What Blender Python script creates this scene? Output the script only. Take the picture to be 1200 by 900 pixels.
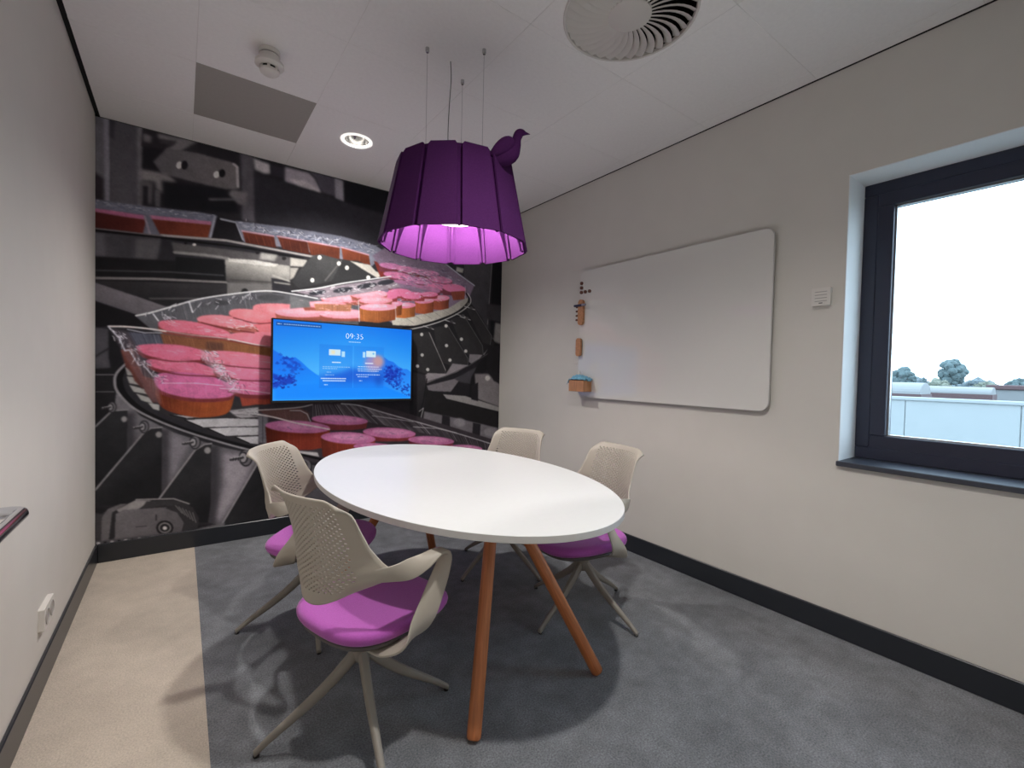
import bpy, bmesh, math, random
import numpy as np
from mathutils import Vector, Matrix

random.seed(4)
for o in list(bpy.data.objects):
    bpy.data.objects.remove(o)
SC = bpy.context.scene
COL = SC.collection
PI = math.pi

# ------------------------------------------------------------------ camera
CAM = (0.4228, -3.7222, 1.2215)
YAW, PITCH, ROLL, FPX = 0.6265, -0.0242, 0.0225, 535.86
_f = Vector((math.sin(YAW) * math.cos(PITCH), math.cos(YAW) * math.cos(PITCH), math.sin(PITCH)))
_r = Vector((math.cos(YAW), -math.sin(YAW), 0.0))
_u = _r.cross(_f)
_r, _u = math.cos(ROLL) * _r + math.sin(ROLL) * _u, -math.sin(ROLL) * _r + math.cos(ROLL) * _u
cd = bpy.data.cameras.new('camera')
cd.sensor_fit = 'HORIZONTAL'
cd.sensor_width = 36.0
cd.lens = FPX / 1200.0 * 36.0
cd.clip_start = 0.02
cd.clip_end = 400
cam = bpy.data.objects.new('camera', cd)
cam.matrix_world = Matrix(((_r.x, _u.x, -_f.x, CAM[0]), (_r.y, _u.y, -_f.y, CAM[1]),
                           (_r.z, _u.z, -_f.z, CAM[2]), (0, 0, 0, 1)))
COL.objects.link(cam)
SC.camera = cam

# ------------------------------------------------------------------ world, exposure
SKY_STRENGTH = 6.2
wd = bpy.data.worlds.new('overcast_sky')
SC.world = wd
wd.use_nodes = True
bg = wd.node_tree.nodes['Background']
bg.inputs['Color'].default_value = (0.67, 0.835, 1.0, 1)
bg.inputs['Strength'].default_value = SKY_STRENGTH
SC.view_settings.view_transform = 'Standard'
SC.view_settings.look = 'None'
SC.view_settings.exposure = 0.0
SC.view_settings.gamma = 1.0
SC.view_settings.use_curve_mapping = False
DOWNLIGHT_POWER = 116.0
DOWNLIGHTS = [(1.336, -0.686), (1.31, -2.975)]
SHADE_GLOW_EMIT = 190.0

# ------------------------------------------------------------------ room numbers
W, H, YF = 2.963, 2.70, -3.95      # right wall, ceiling, front wall behind the camera
BB, BT = 0.115, 0.012


# ------------------------------------------------------------------ materials
def lin(c):
    out = []
    for v in c[:3]:
        v = v / 255.0
        out.append(v / 12.92 if v <= 0.04045 else ((v + 0.055) / 1.055) ** 2.4)
    return (out[0], out[1], out[2], 1.0)


MATS = {}


def mat(name, rgb, rough=0.6, metal=0.0, spec=0.5, noise=0.0, nscale=20.0, bump=0.0, bscale=200.0,
        coat=0.0, sheen=0.0, emit=None, estr=0.0, stretch=None, detail=4.0):
    if name in MATS:
        return MATS[name]
    m = bpy.data.materials.new(name)
    m.use_nodes = True
    nt = m.node_tree
    b = nt.nodes['Principled BSDF']
    base = lin(rgb)
    b.inputs['Base Color'].default_value = base
    b.inputs['Roughness'].default_value = rough
    b.inputs['Metallic'].default_value = metal
    b.inputs['Specular IOR Level'].default_value = spec
    b.inputs['Coat Weight'].default_value = coat
    b.inputs['Sheen Weight'].default_value = sheen
    tc = nt.nodes.new('ShaderNodeTexCoord')
    vec = tc.outputs['Object']
    if stretch:
        mp = nt.nodes.new('ShaderNodeMapping')
        mp.inputs['Scale'].default_value = stretch
        nt.links.new(vec, mp.inputs['Vector'])
        vec = mp.outputs['Vector']
    if noise > 0:
        n = nt.nodes.new('ShaderNodeTexNoise')
        n.inputs['Scale'].default_value = nscale
        n.inputs['Detail'].default_value = detail
        nt.links.new(vec, n.inputs['Vector'])
        r = nt.nodes.new('ShaderNodeValToRGB')
        r.color_ramp.elements[0].position = 0.3
        r.color_ramp.elements[1].position = 0.7
        r.color_ramp.elements[0].color = tuple(max(0, v * (1 - noise)) for v in base[:3]) + (1,)
        r.color_ramp.elements[1].color = tuple(min(1, v * (1 + noise)) for v in base[:3]) + (1,)
        nt.links.new(n.outputs['Fac'], r.inputs['Fac'])
        nt.links.new(r.outputs['Color'], b.inputs['Base Color'])
    if bump > 0:
        n2 = nt.nodes.new('ShaderNodeTexNoise')
        n2.inputs['Scale'].default_value = bscale
        n2.inputs['Detail'].default_value = 3
        nt.links.new(vec, n2.inputs['Vector'])
        bp = nt.nodes.new('ShaderNodeBump')
        bp.inputs['Strength'].default_value = bump
        bp.inputs['Distance'].default_value = 0.003
        nt.links.new(n2.outputs['Fac'], bp.inputs['Height'])
        nt.links.new(bp.outputs['Normal'], b.inputs['Normal'])
    if emit:
        b.inputs['Emission Color'].default_value = lin(emit)
        b.inputs['Emission Strength'].default_value = estr
    MATS[name] = m
    return m


def attr_mat(name, emission=False, strength=1.0, rough=0.5):
    m = bpy.data.materials.new(name)
    m.use_nodes = True
    nt = m.node_tree
    b = nt.nodes['Principled BSDF']
    a = nt.nodes.new('ShaderNodeVertexColor')
    a.layer_name = 'print'
    b.inputs['Roughness'].default_value = rough
    b.inputs['Specular IOR Level'].default_value = 0.2
    if emission:
        b.inputs['Base Color'].default_value = (0.01, 0.01, 0.012, 1)
        nt.links.new(a.outputs['Color'], b.inputs['Emission Color'])
        b.inputs['Emission Strength'].default_value = strength
        b.inputs['Roughness'].default_value = 0.25
    else:
        nt.links.new(a.outputs['Color'], b.inputs['Base Color'])
    return m


def carpet_mat(name, rgb, amount):
    """cut-pile carpet: fine fibre speckle plus broad worn patches and a pile bump"""
    m = bpy.data.materials.new(name)
    m.use_nodes = True
    nt = m.node_tree
    b = nt.nodes['Principled BSDF']
    b.inputs['Roughness'].default_value = 0.95
    b.inputs['Specular IOR Level'].default_value = 0.15
    tc = nt.nodes.new('ShaderNodeTexCoord')
    base = lin(rgb)

    def noise(scale, detail, lo, hi):
        n = nt.nodes.new('ShaderNodeTexNoise')
        n.inputs['Scale'].default_value = scale
        n.inputs['Detail'].default_value = detail
        nt.links.new(tc.outputs['Object'], n.inputs['Vector'])
        mr = nt.nodes.new('ShaderNodeMapRange')
        mr.inputs['From Min'].default_value = 0.3
        mr.inputs['From Max'].default_value = 0.7
        mr.inputs['To Min'].default_value = lo
        mr.inputs['To Max'].default_value = hi
        nt.links.new(n.outputs['Fac'], mr.inputs['Value'])
        return n, mr
    n1, a = noise(170, 3, 1 - amount, 1 + amount)
    n2, c = noise(3.2, 6, 1 - amount * 0.55, 1 + amount * 0.55)
    n3, d = noise(14, 6, 1 - amount * 0.4, 1 + amount * 0.4)
    mu = nt.nodes.new('ShaderNodeMath'); mu.operation = 'MULTIPLY'
    mv = nt.nodes.new('ShaderNodeMath'); mv.operation = 'MULTIPLY'
    nt.links.new(a.outputs[0], mu.inputs[0]); nt.links.new(c.outputs[0], mu.inputs[1])
    nt.links.new(mu.outputs[0], mv.inputs[0]); nt.links.new(d.outputs[0], mv.inputs[1])
    vm = nt.nodes.new('ShaderNodeVectorMath'); vm.operation = 'SCALE'
    vm.inputs[0].default_value = base[:3]
    nt.links.new(mv.outputs[0], vm.inputs['Scale'])
    nt.links.new(vm.outputs[0], b.inputs['Base Color'])
    bp = nt.nodes.new('ShaderNodeBump')
    bp.inputs['Strength'].default_value = 0.6
    bp.inputs['Distance'].default_value = 0.004
    nt.links.new(n1.outputs['Fac'], bp.inputs['Height'])
    nt.links.new(bp.outputs['Normal'], b.inputs['Normal'])
    return m


def wood_mat(name, rgb):
    m = bpy.data.materials.new(name)
    m.use_nodes = True
    nt = m.node_tree
    b = nt.nodes['Principled BSDF']
    b.inputs['Roughness'].default_value = 0.42
    tc = nt.nodes.new('ShaderNodeTexCoord')
    mp = nt.nodes.new('ShaderNodeMapping')
    mp.inputs['Scale'].default_value = (30, 30, 2.0)
    n = nt.nodes.new('ShaderNodeTexNoise')
    n.inputs['Scale'].default_value = 3.0
    n.inputs['Detail'].default_value = 6
    n.inputs['Distortion'].default_value = 0.6
    r = nt.nodes.new('ShaderNodeValToRGB')
    base = lin(rgb)
    r.color_ramp.elements[0].position = 0.3
    r.color_ramp.elements[1].position = 0.72
    r.color_ramp.elements[0].color = tuple(v * 0.72 for v in base[:3]) + (1,)
    r.color_ramp.elements[1].color = tuple(min(1, v * 1.2) for v in base[:3]) + (1,)
    nt.links.new(tc.outputs['Object'], mp.inputs['Vector'])
    nt.links.new(mp.outputs['Vector'], n.inputs['Vector'])
    nt.links.new(n.outputs['Fac'], r.inputs['Fac'])
    nt.links.new(r.outputs['Color'], b.inputs['Base Color'])
    return m


def glass_mat():
    m = bpy.data.materials.new('clear_window_glass')
    m.use_nodes = True
    nt = m.node_tree
    nt.nodes.remove(nt.nodes['Principled BSDF'])
    tr = nt.nodes.new('ShaderNodeBsdfTransparent')
    tr.inputs['Color'].default_value = (0.93, 0.97, 0.98, 1)
    gl = nt.nodes.new('ShaderNodeBsdfGlossy')
    gl.inputs['Roughness'].default_value = 0.02
    fr = nt.nodes.new('ShaderNodeFresnel')
    fr.inputs['IOR'].default_value = 1.35
    mx = nt.nodes.new('ShaderNodeMixShader')
    geo = nt.nodes.new('ShaderNodeNewGeometry')
    sub = nt.nodes.new('ShaderNodeMath'); sub.operation = 'SUBTRACT'
    sub.inputs[0].default_value = 1.0
    nt.links.new(geo.outputs['Backfacing'], sub.inputs[1])
    mul = nt.nodes.new('ShaderNodeMath'); mul.operation = 'MULTIPLY'
    nt.links.new(fr.outputs[0], mul.inputs[0]); nt.links.new(sub.outputs[0], mul.inputs[1])
    nt.links.new(mul.outputs[0], mx.inputs['Fac'])
    nt.links.new(tr.outputs[0], mx.inputs[1])
    nt.links.new(gl.outputs[0], mx.inputs[2])
    nt.links.new(mx.outputs[0], nt.nodes['Material Output'].inputs['Surface'])
    return m


M_WALL = mat('warm_grey_wall_paint', (216, 212, 205), 0.8, spec=0.3, noise=0.015, nscale=6, bump=0.12, bscale=260)
M_REVEAL = mat('white_reveal_paint', (242, 242, 242), 0.7, spec=0.3, bump=0.05, bscale=300)
M_TILE = mat('white_acoustic_tile', (243, 241, 239), 0.9, spec=0.2, noise=0.02, nscale=60, bump=0.15, bscale=500)
M_TILE2 = mat('grey_access_tile', (166, 162, 156), 0.85, spec=0.2, noise=0.02, nscale=60, bump=0.1, bscale=500)
M_GRID = mat('pale_grid_bar', (228, 225, 221), 0.7)
M_BLACK = mat('black_shadow_gap', (10, 10, 11), 0.8)
M_BASE = mat('anthracite_baseboard', (40, 43, 49), 0.3, bump=0.05, bscale=300)
M_DARK_CARPET = carpet_mat('slate_grey_carpet', (121, 123, 127), 0.34)
M_LIGHT_CARPET = carpet_mat('sand_grey_carpet', (196, 184, 170), 0.13)
M_FRAME = mat('anthracite_window_frame', (40, 43, 62), 0.4, bump=0.04, bscale=500)
M_SILL = mat('dark_window_sill', (40, 46, 60), 0.42, spec=0.9, bump=0.05, bscale=300)
M_GLASS = glass_mat()
M_WHITE_TOP = mat('white_laminate', (229, 231, 230), 0.32, spec=0.4, noise=0.008, nscale=40)
M_EDGE = mat('white_edge_band', (214, 213, 211), 0.5)
M_WOOD = wood_mat('oiled_oak_leg', (190, 116, 70))
M_BEECH = wood_mat('beech_accessory', (196, 140, 98))
M_CHAIR = mat('greige_chair_plastic', (178, 170, 158), 0.5, spec=0.4, bump=0.05, bscale=500)
M_CHAIRBASE = mat('greige_powder_coat', (146, 139, 130), 0.45, spec=0.4, bump=0.06, bscale=700)
M_SEAT = mat('violet_wool_seat', (180, 90, 180), 0.85, spec=0.2, sheen=0.25, noise=0.07, nscale=220, bump=0.3, bscale=700)
M_UNDER = mat('dark_grey_seat_pan', (88, 84, 82), 0.6)
M_DARKMETAL = mat('black_column', (28, 28, 30), 0.4)
M_FELT = mat('purple_felt', (72, 34, 82), 0.95, spec=0.05, sheen=0.0, noise=0.09, nscale=160, bump=0.35, bscale=500)
M_STEEL = mat('brushed_steel', (190, 190, 190), 0.25, metal=1.0)
M_CHROME = mat('polished_chrome', (210, 212, 218), 0.12, metal=1.0)
M_WHITEPL = mat('white_plastic', (222, 218, 212), 0.45)
M_VENT = mat('white_vent_enamel', (212, 207, 202), 0.55)
M_BOARD = mat('whiteboard_enamel', (224, 222, 217), 0.06, spec=0.5)
M_BOARDEDGE = mat('whiteboard_edge', (200, 198, 196), 0.4)
M_CLOTH = mat('light_blue_cloth', (120, 178, 205), 0.9, noise=0.12, nscale=60, bump=0.3, bscale=300)
M_TVBODY = mat('black_tv_plastic', (14, 14, 17), 0.35)


# ------------------------------------------------------------------ mesh helpers
def tag(o, label=None, cat=None, group=None, kind=None):
    if label: o['label'] = label
    if cat: o['category'] = cat
    if group: o['group'] = group
    if kind: o['kind'] = kind
    return o


def empty(name, loc=(0, 0, 0), rz=0.0):
    o = bpy.data.objects.new(name, None)
    o.empty_display_size = 0.1
    o.location = loc
    o.rotation_euler = (0, 0, rz)
    COL.objects.link(o)
    return o


def obj(name, me, material, parent=None, loc=None, rot=None):
    if isinstance(me, bmesh.types.BMesh):
        bm = me
        me = bpy.data.meshes.new(name)
        bmesh.ops.recalc_face_normals(bm, faces=bm.faces)
        bm.to_mesh(me)
        bm.free()
    o = bpy.data.objects.new(name, me)
    COL.objects.link(o)
    if material is not None and not me.materials:
        me.materials.append(material)
    if parent is not None:
        o.parent = parent
    if loc is not None: o.location = loc
    if rot is not None: o.rotation_euler = rot
    return o


def smooth(o, angle=40):
    me = o.data
    me.polygons.foreach_set('use_smooth', [True] * len(me.polygons))
    me.update()
    bm = bmesh.new(); bm.from_mesh(me)
    lim = math.radians(angle)
    for e in bm.edges:
        e.smooth = not (len(e.link_faces) == 2 and e.calc_face_angle(0) > lim)
    bm.to_mesh(me); bm.free()
    return o


def box(bm, x0, x1, y0, y1, z0, z1, bevel=0.0, seg=1):
    vs = [bm.verts.new((x, y, z)) for x in (x0, x1) for y in (y0, y1) for z in (z0, z1)]
    fs = [(0, 1, 3, 2), (4, 6, 7, 5), (0, 4, 5, 1), (2, 3, 7, 6), (0, 2, 6, 4), (1, 5, 7, 3)]
    faces = [bm.faces.new([vs[i] for i in f]) for f in fs]
    if bevel > 0:
        es = set()
        for f in faces:
            es.update(f.edges)
        bmesh.ops.bevel(bm, geom=list(es), offset=bevel, segments=seg, affect='EDGES', profile=0.5)
    return bm


def newbox(*a, **k):
    return box(bmesh.new(), *a, **k)


def lathe(bm, prof, n=32, axis=None, cap=True):
    """prof: list of (r, z) revolve about z"""
    rings = []
    for r, z in prof:
        if r < 1e-6:
            rings.append([bm.verts.new((0, 0, z))])
        else:
            rings.append([bm.verts.new((r * math.cos(2 * PI * i / n), r * math.sin(2 * PI * i / n), z)) for i in range(n)])
    for a, b in zip(rings, rings[1:]):
        for i in range(n):
            j = (i + 1) % n
            if len(a) == 1 and len(b) == 1: continue
            if len(a) == 1: bm.faces.new((a[0], b[i], b[j]))
            elif len(b) == 1: bm.faces.new((a[i], a[j], b[0]))
            else: bm.faces.new((a[i], a[j], b[j], b[i]))
    if cap:
        for rg in (rings[0], rings[-1]):
            if len(rg) > 2: bm.faces.new(rg)
    return bm


def tube(bm, pts, radii, n=12, cap=True):
    pts = [Vector(p) for p in pts]
    if not hasattr(radii, '__len__'): radii = [radii] * len(pts)
    rings = []
    up = Vector((0, 0, 1))
    prev = None
    for i, p in enumerate(pts):
        t = (pts[min(i + 1, len(pts) - 1)] - pts[max(i - 1, 0)]).normalized()
        if prev is None:
            a = up if abs(t.dot(up)) < 0.9 else Vector((1, 0, 0))
            s = t.cross(a).normalized()
        else:
            s = (prev - t * prev.dot(t)).normalized()
        prev = s
        q = t.cross(s)
        r = radii[i]
        rings.append([bm.verts.new(p + s * (r * math.cos(2 * PI * k / n)) + q * (r * math.sin(2 * PI * k / n))) for k in range(n)])
    for a, b in zip(rings, rings[1:]):
        for k in range(n):
            j = (k + 1) % n
            bm.faces.new((a[k], a[j], b[j], b[k]))
    if cap:
        bm.faces.new(rings[0]); bm.faces.new(rings[-1])
    return bm


def prism(bm, outline, z0, z1):
    a = [bm.verts.new((x, y, z0)) for x, y in outline]
    b = [bm.verts.new((x, y, z1)) for x, y in outline]
    n = len(a)
    for i in range(n):
        j = (i + 1) % n
        bm.faces.new((a[i], a[j], b[j], b[i]))
    bm.faces.new(a); bm.faces.new(b)
    return bm


def catmull(P, k):
    P = [np.array(p, float) for p in P]
    Q = [2 * P[0] - P[1]] + P + [2 * P[-1] - P[-2]]
    out = []
    for i in range(1, len(Q) - 2):
        for s in range(k):
            t = s / k
            a, b, c, d = Q[i - 1], Q[i], Q[i + 1], Q[i + 2]
            out.append(0.5 * (2 * b + (c - a) * t + (2 * a - 5 * b + 4 * c - d) * t * t + (3 * b - a - 3 * c + d) * t ** 3))
    out.append(P[-1])
    return out


def ribbon(bm, keys, k=6):
    """keys: (x,y,z, wx,wy,wz, halfwidth, halfthick) -> smooth strap with rounded cross-section"""
    K = catmull(keys, k)
    rings = []
    for i, q in enumerate(K):
        p = Vector(q[:3])
        t = (Vector(K[min(i + 1, len(K) - 1)][:3]) - Vector(K[max(i - 1, 0)][:3])).normalized()
        w = Vector(q[3:6])
        w = (w - t * w.dot(t)).normalized()
        nn = t.cross(w)
        hw, ht = q[6], q[7]
        prof = [(-1, -.45), (-.85, -1), (0, -1.1), (.85, -1), (1, -.45), (1, .45), (.85, 1), (0, 1.1), (-.85, 1), (-1, .45)]
        rings.append([bm.verts.new(p + w * (hw * a) + nn * (ht * b)) for a, b in prof])
    for a, b in zip(rings, rings[1:]):
        for i in range(10):
            j = (i + 1) % 10
            bm.faces.new((a[i], a[j], b[j], b[i]))
    bm.faces.new(rings[0]); bm.faces.new(rings[-1])
    return bm


# ------------------------------------------------------------------ room shell
floor = tag(obj('floor', newbox(0.5, W + 0.02, YF, 0.02, -0.05, 0.0), M_DARK_CARPET),
            'dark slate grey carpet under the table', kind='structure')
strip = obj('light_carpet_strip', newbox(-0.02, 0.5, YF, 0.02, -0.05, 0.0005), M_LIGHT_CARPET, floor)
strip['label'] = 'light sand grey carpet strip along the left wall'
tag(obj('wall_left', newbox(-0.12, 0.0, YF, 0.12, -0.05, H + 0.1), M_WALL), 'plain warm grey wall on the left', kind='structure')
tag(obj('wall_front', newbox(-0.12, W + 0.12, YF - 0.12, YF, -0.05, H + 0.1), M_WALL), 'plain wall behind the viewpoint', kind='structure')
wall_back = tag(obj('wall_back', newbox(-0.12, W + 0.3, 0.0, 0.12, -0.05, H + 0.1), M_WALL),
                'far wall carrying the printed mural', kind='structure')
# right wall with the window opening
WY0, WY1, WZ0, WZ1 = -3.82, -2.878, 0.838, 2.186
WT = 0.36
bm = bmesh.new()
box(bm, W, W + WT, WY1, 0.12, -0.05, H + 0.1)
box(bm, W, W + WT, YF - 0.12, WY0, -0.05, H + 0.1)
box(bm, W, W + WT, WY0, WY1, -0.05, WZ0)
box(bm, W, W + WT, WY0, WY1, WZ1, H + 0.1)
wall_right = tag(obj('wall_right', bm, M_WALL), 'warm grey wall with whiteboard and window', kind='structure')

# baseboards
def baseboard(name, a, label):
    o = tag(obj(name, newbox(*a, bevel=0.003), M_BASE), label, kind='structure')
    return o
baseboard('baseboard_left', (0.0, BT, YF, 0.0, 0.0, BB), 'dark skirting along the left wall')
baseboard('baseboard_back', (BT, W - BT, -BT, 0.0, 0.0, BB), 'dark skirting below the mural')
baseboard('baseboard_right', (W - BT, W, YF, 0.0, 0.0, BB), 'dark skirting along the window wall')

# ceiling: grid bars + slab, tiles as pieces
XL = [0.022, 0.475, 1.03, 1.615, 2.20, 2.87]
YL = [-0.006, -0.40, -0.965, -1.56, -2.15, -2.73, -3.31, -3.89]
bm = bmesh.new()
box(bm, -0.02, W + 0.02, YF, 0.02, H + 0.10, H + 0.16)
for x in XL[1:]:
    box(bm, x - 0.012, x + 0.012, YF, -0.004, H + 0.0012, H + 0.03)
for y in YL[1:]:
    box(bm, 0.022, W, y - 0.012, y + 0.012, H + 0.0012, H + 0.03)
ceiling = tag(obj('ceiling', bm, M_GRID), 'suspended ceiling of square white tiles', kind='structure')
tag(obj('trim_1', newbox(0.0, 0.022, YF, 0.0, H + 0.01, H + 0.03), M_BLACK), 'black shadow gap along the left ceiling edge', kind='structure')
tag(obj('trim_2', newbox(0.0, W, -0.006, 0.0, H - 0.001, H + 0.02), M_BLACK), 'thin dark line above the mural', kind='structure')
tag(obj('trim_3', newbox(W - 0.006, W, YF, 0.0, H - 0.003, H + 0.02), M_BLACK), 'thin dark line above the window wall', kind='structure')


def holed_tile(x0, x1, y0, y1, cx, cy, r, z0, z1, n=40):
    bm = bmesh.new()
    rings = []
    for z in (z0, z1):
        inn, out = [], []
        for i in range(n):
            a = 2 * PI * i / n
            c, s = math.cos(a), math.sin(a)
            inn.append(bm.verts.new((cx + r * c, cy + r * s, z)))
            tx = ((x1 - cx) / c) if c > 1e-9 else ((x0 - cx) / c if c < -1e-9 else 1e9)
            ty = ((y1 - cy) / s) if s > 1e-9 else ((y0 - cy) / s if s < -1e-9 else 1e9)
            t = min(tx, ty)
            out.append([cx + t * c, cy + t * s, z])
        for X in (x0, x1):
            for Y in (y0, y1):
                k = min(range(n), key=lambda i: (out[i][0] - X) ** 2 + (out[i][1] - Y) ** 2)
                out[k] = [X, Y, z]
        rings.append((inn, [bm.verts.new(p) for p in out]))
    (i0, o0), (i1, o1) = rings
    for i in range(n):
        j = (i + 1) % n
        bm.faces.new((i0[i], i0[j], o0[j], o0[i]))
        bm.faces.new((i1[i], i1[j], o1[j], o1[i]))
        bm.faces.new((i0[i], i0[j], i1[j], i1[i]))
        bm.faces.new((o0[i], o0[j], o1[j], o1[i]))
    return bm


VENT = (1.912, -2.432)
RD = 0.088
for i in range(len(XL)):
    for j in range(len(YL)):
        x0 = XL[i] + 0.0009
        x1 = (XL[i + 1] if i + 1 < len(XL) else W - 0.006) - 0.0009
        y1 = YL[j] - 0.0009
        y0 = (YL[j + 1] if j + 1 < len(YL) else YF) + 0.0009
        hole = None
        for (cx, cy) in DOWNLIGHTS:
            if x0 < cx < x1 and y0 < cy < y1: hole = (cx, cy, RD)
        if x0 < VENT[0] < x1 and y0 < VENT[1] < y1: hole = (VENT[0], VENT[1], 0.272)
        if hole:
            bmt = holed_tile(x0, x1, y0, y1, *hole, H, H + 0.02)
        else:
            bmt = newbox(x0, x1, y0, y1, H, H + 0.02, bevel=0.0009)
        grey = (i == 1 and j == 1)
        t = obj('ceiling_tile', bmt, M_TILE2 if grey else M_TILE, ceiling)
        if grey: t['label'] = 'darker grey ceiling tile near the mural'

# window: frame, sash, pane, sill, reveal
FD = 0.20            # depth of the reveal
win = tag(obj('window_1', None or bpy.data.meshes.new('window_1'), None), 'anthracite framed window in the right wall', kind='structure')


def frame_bm(y0, y1, z0, z1, w, x0, x1, bev=0.004):
    bm = bmesh.new()
    box(bm, x0, x1, y0, y1, z1 - w, z1, bevel=bev)
    box(bm, x0, x1, y0, y1, z0, z0 + w, bevel=bev)
    box(bm, x0, x1, y0, y0 + w, z0 + w, z1 - w, bevel=bev)
    box(bm, x0, x1, y1 - w, y1, z0 + w, z1 - w, bevel=bev)
    return bm


obj('window_frame', frame_bm(WY0 + 0.002, WY1 - 0.002, WZ0, WZ1 - 0.002, 0.058, W + FD, W + FD + 0.09), M_FRAME, win)
obj('window_sash', frame_bm(WY0 + 0.058, WY1 - 0.058, WZ0 + 0.056, WZ1 - 0.058, 0.062, W + FD + 0.004, W + FD + 0.09, 0.003), M_FRAME, win)
obj('glazing_bead', frame_bm(WY0 + 0.119, WY1 - 0.119, WZ0 + 0.117, WZ1 - 0.119, 0.008, W + FD + 0.03, W + FD + 0.05, 0.001), M_STEEL, win)
obj('window_pane', newbox(W + FD + 0.052, W + FD + 0.060, WY0 + 0.116, WY1 - 0.116, WZ0 + 0.114, WZ1 - 0.116), M_GLASS, win)
obj('window_sill', newbox(W - 0.022, W + FD + 0.004, WY0 - 0.0, WY1 + 0.002, WZ0 - 0.022, WZ0 + 0.001, bevel=0.003), M_SILL, win)
bm = bmesh.new()
box(bm, W + 0.0005, W + FD, WY1 - 0.0035, WY1 - 0.0005, WZ0, WZ1)
box(bm, W + 0.0005, W + FD, WY0 + 0.0005, WY0 + 0.0035, WZ0, WZ1)
box(bm, W + 0.0005, W + FD, WY0, WY1, WZ1 - 0.0035, WZ1 - 0.0005)
obj('window_reveal', bm, M_REVEAL, win)


# ------------------------------------------------------------------ outdoors
OX = W + 14.0
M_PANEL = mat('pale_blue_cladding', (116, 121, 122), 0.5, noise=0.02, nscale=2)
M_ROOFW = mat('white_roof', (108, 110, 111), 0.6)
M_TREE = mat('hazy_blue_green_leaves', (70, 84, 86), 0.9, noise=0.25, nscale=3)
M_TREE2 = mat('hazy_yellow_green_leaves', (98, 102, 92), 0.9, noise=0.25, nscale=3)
M_TRUNK = mat('hazy_bark', (60, 58, 58), 0.9)
M_BROWN = mat('brown_roof_edge', (72, 52, 54), 0.7)
tag(obj('ground', newbox(OX - 13, 330, -160, 200, -6.2, -6.0), mat('pale_ground', (90, 94, 92), 0.9, noise=0.1, nscale=0.3)),
    'distant ground outside below the roofs', kind='structure')
hall = empty('warehouse', (OX, 0, -6))
tag(hall, 'pale blue clad flat-roofed warehouse seen through the window', 'building')
y = 9.0
k = 0
while y > -12.0:
    obj('cladding_panel', newbox(0, 0.12, y - 2.19, y, 0, 6.72, bevel=0.01), M_PANEL, hall)
    y -= 2.2
obj('parapet_cap', newbox(-0.06, 0.3, -13, 9.05, 6.70, 6.80, bevel=0.02), M_PANEL, hall)
obj('flat_roof', newbox(0.1, 26, -13, 9.0, 6.3, 6.55), M_ROOFW, hall)


def barrel(name, x, y0, y1, rad, z0, ch, label):
    r = empty(name, (x, (y0 + y1) / 2, z0))
    tag(r, label, 'skylight')
    hy = (y1 - y0) / 2
    out = [(rad * math.cos(a), rad * 0.62 * math.sin(a)) for a in [PI * i / 14 for i in range(15)]]
    bm = bmesh.new()
    a = [bm.verts.new((c, -hy, s + ch)) for c, s in out]
    b = [bm.verts.new((c, hy, s + ch)) for c, s in out]
    for i in range(14):
        bm.faces.new((a[i], a[i + 1], b[i + 1], b[i]))
    bm.faces.new(a); bm.faces.new(b)
    bm.faces.new((a[0], b[0], b[-1], a[-1]))
    obj('dome', bm, M_ROOFW, r)
    obj('curb', newbox(-rad - 0.03, rad + 0.03, -hy - 0.03, hy + 0.03, 0.0, ch), M_BROWN, r)
    return r


ROOFZ = 0.56
barrel('skylight', OX + 3.2, 0.46, 2.3, 0.60, ROOFZ, 0.27, 'short white barrel skylight nearest the window frame')
barrel('skylight', OX + 6.5, -0.65, 1.10, 0.40, ROOFZ, 0.28, 'long low white barrel skylight right of the short one')
shed = empty('roof_shed', (OX + 10, -1.6, ROOFZ))
tag(shed, 'low reddish brown shed on the far roof', 'shed')
obj('shed_wall', newbox(-1, 1, -1.5, 1.42, 0, 0.44), M_ROOFW, shed)
obj('shed_roof', newbox(-1.1, 1.1, -1.6, 1.5, 0.44, 0.62, bevel=0.03), M_BROWN, shed)


def tree(x, y, z0, rw, rh, label, m, cone=False):
    t = empty('tree', (x, y, -6))
    tag(t, label, 'tree', 'trees on the horizon')
    rnd = random.Random(int(x * 7 + y * 13))
    bm = bmesh.new()
    zc = z0 + 6 + rh
    n = 70
    for k in range(n):
        while True:
            a = Vector((rnd.uniform(-1, 1), rnd.uniform(-1, 1), rnd.uniform(-1, 1)))
            if a.length < 1: break
        w = (1 - (a.z + 1) / 2 * 0.85) if cone else 1
        c = Vector((a.x * rw * 0.74 * w, a.y * rw * 0.74 * w, zc + a.z * rh * 0.78))
        r = min(rw, rh) * rnd.uniform(0.26, 0.40) * (w if cone else 1)
        bmesh.ops.create_icosphere(bm, subdivisions=2, radius=r, matrix=Matrix.Translation(c))
    for v in bm.verts:
        v.co += Vector((rnd.uniform(-1, 1), rnd.uniform(-1, 1), rnd.uniform(-1, 1))) * rw * 0.05
    obj('foliage', bm, m, t)
    bm = bmesh.new()
    tube(bm, [(0, 0, 0), (0, 0, zc)], [rw * 0.12, rw * 0.05], 8)
    obj('trunk', bm, M_TRUNK, t)
    return t


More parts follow.
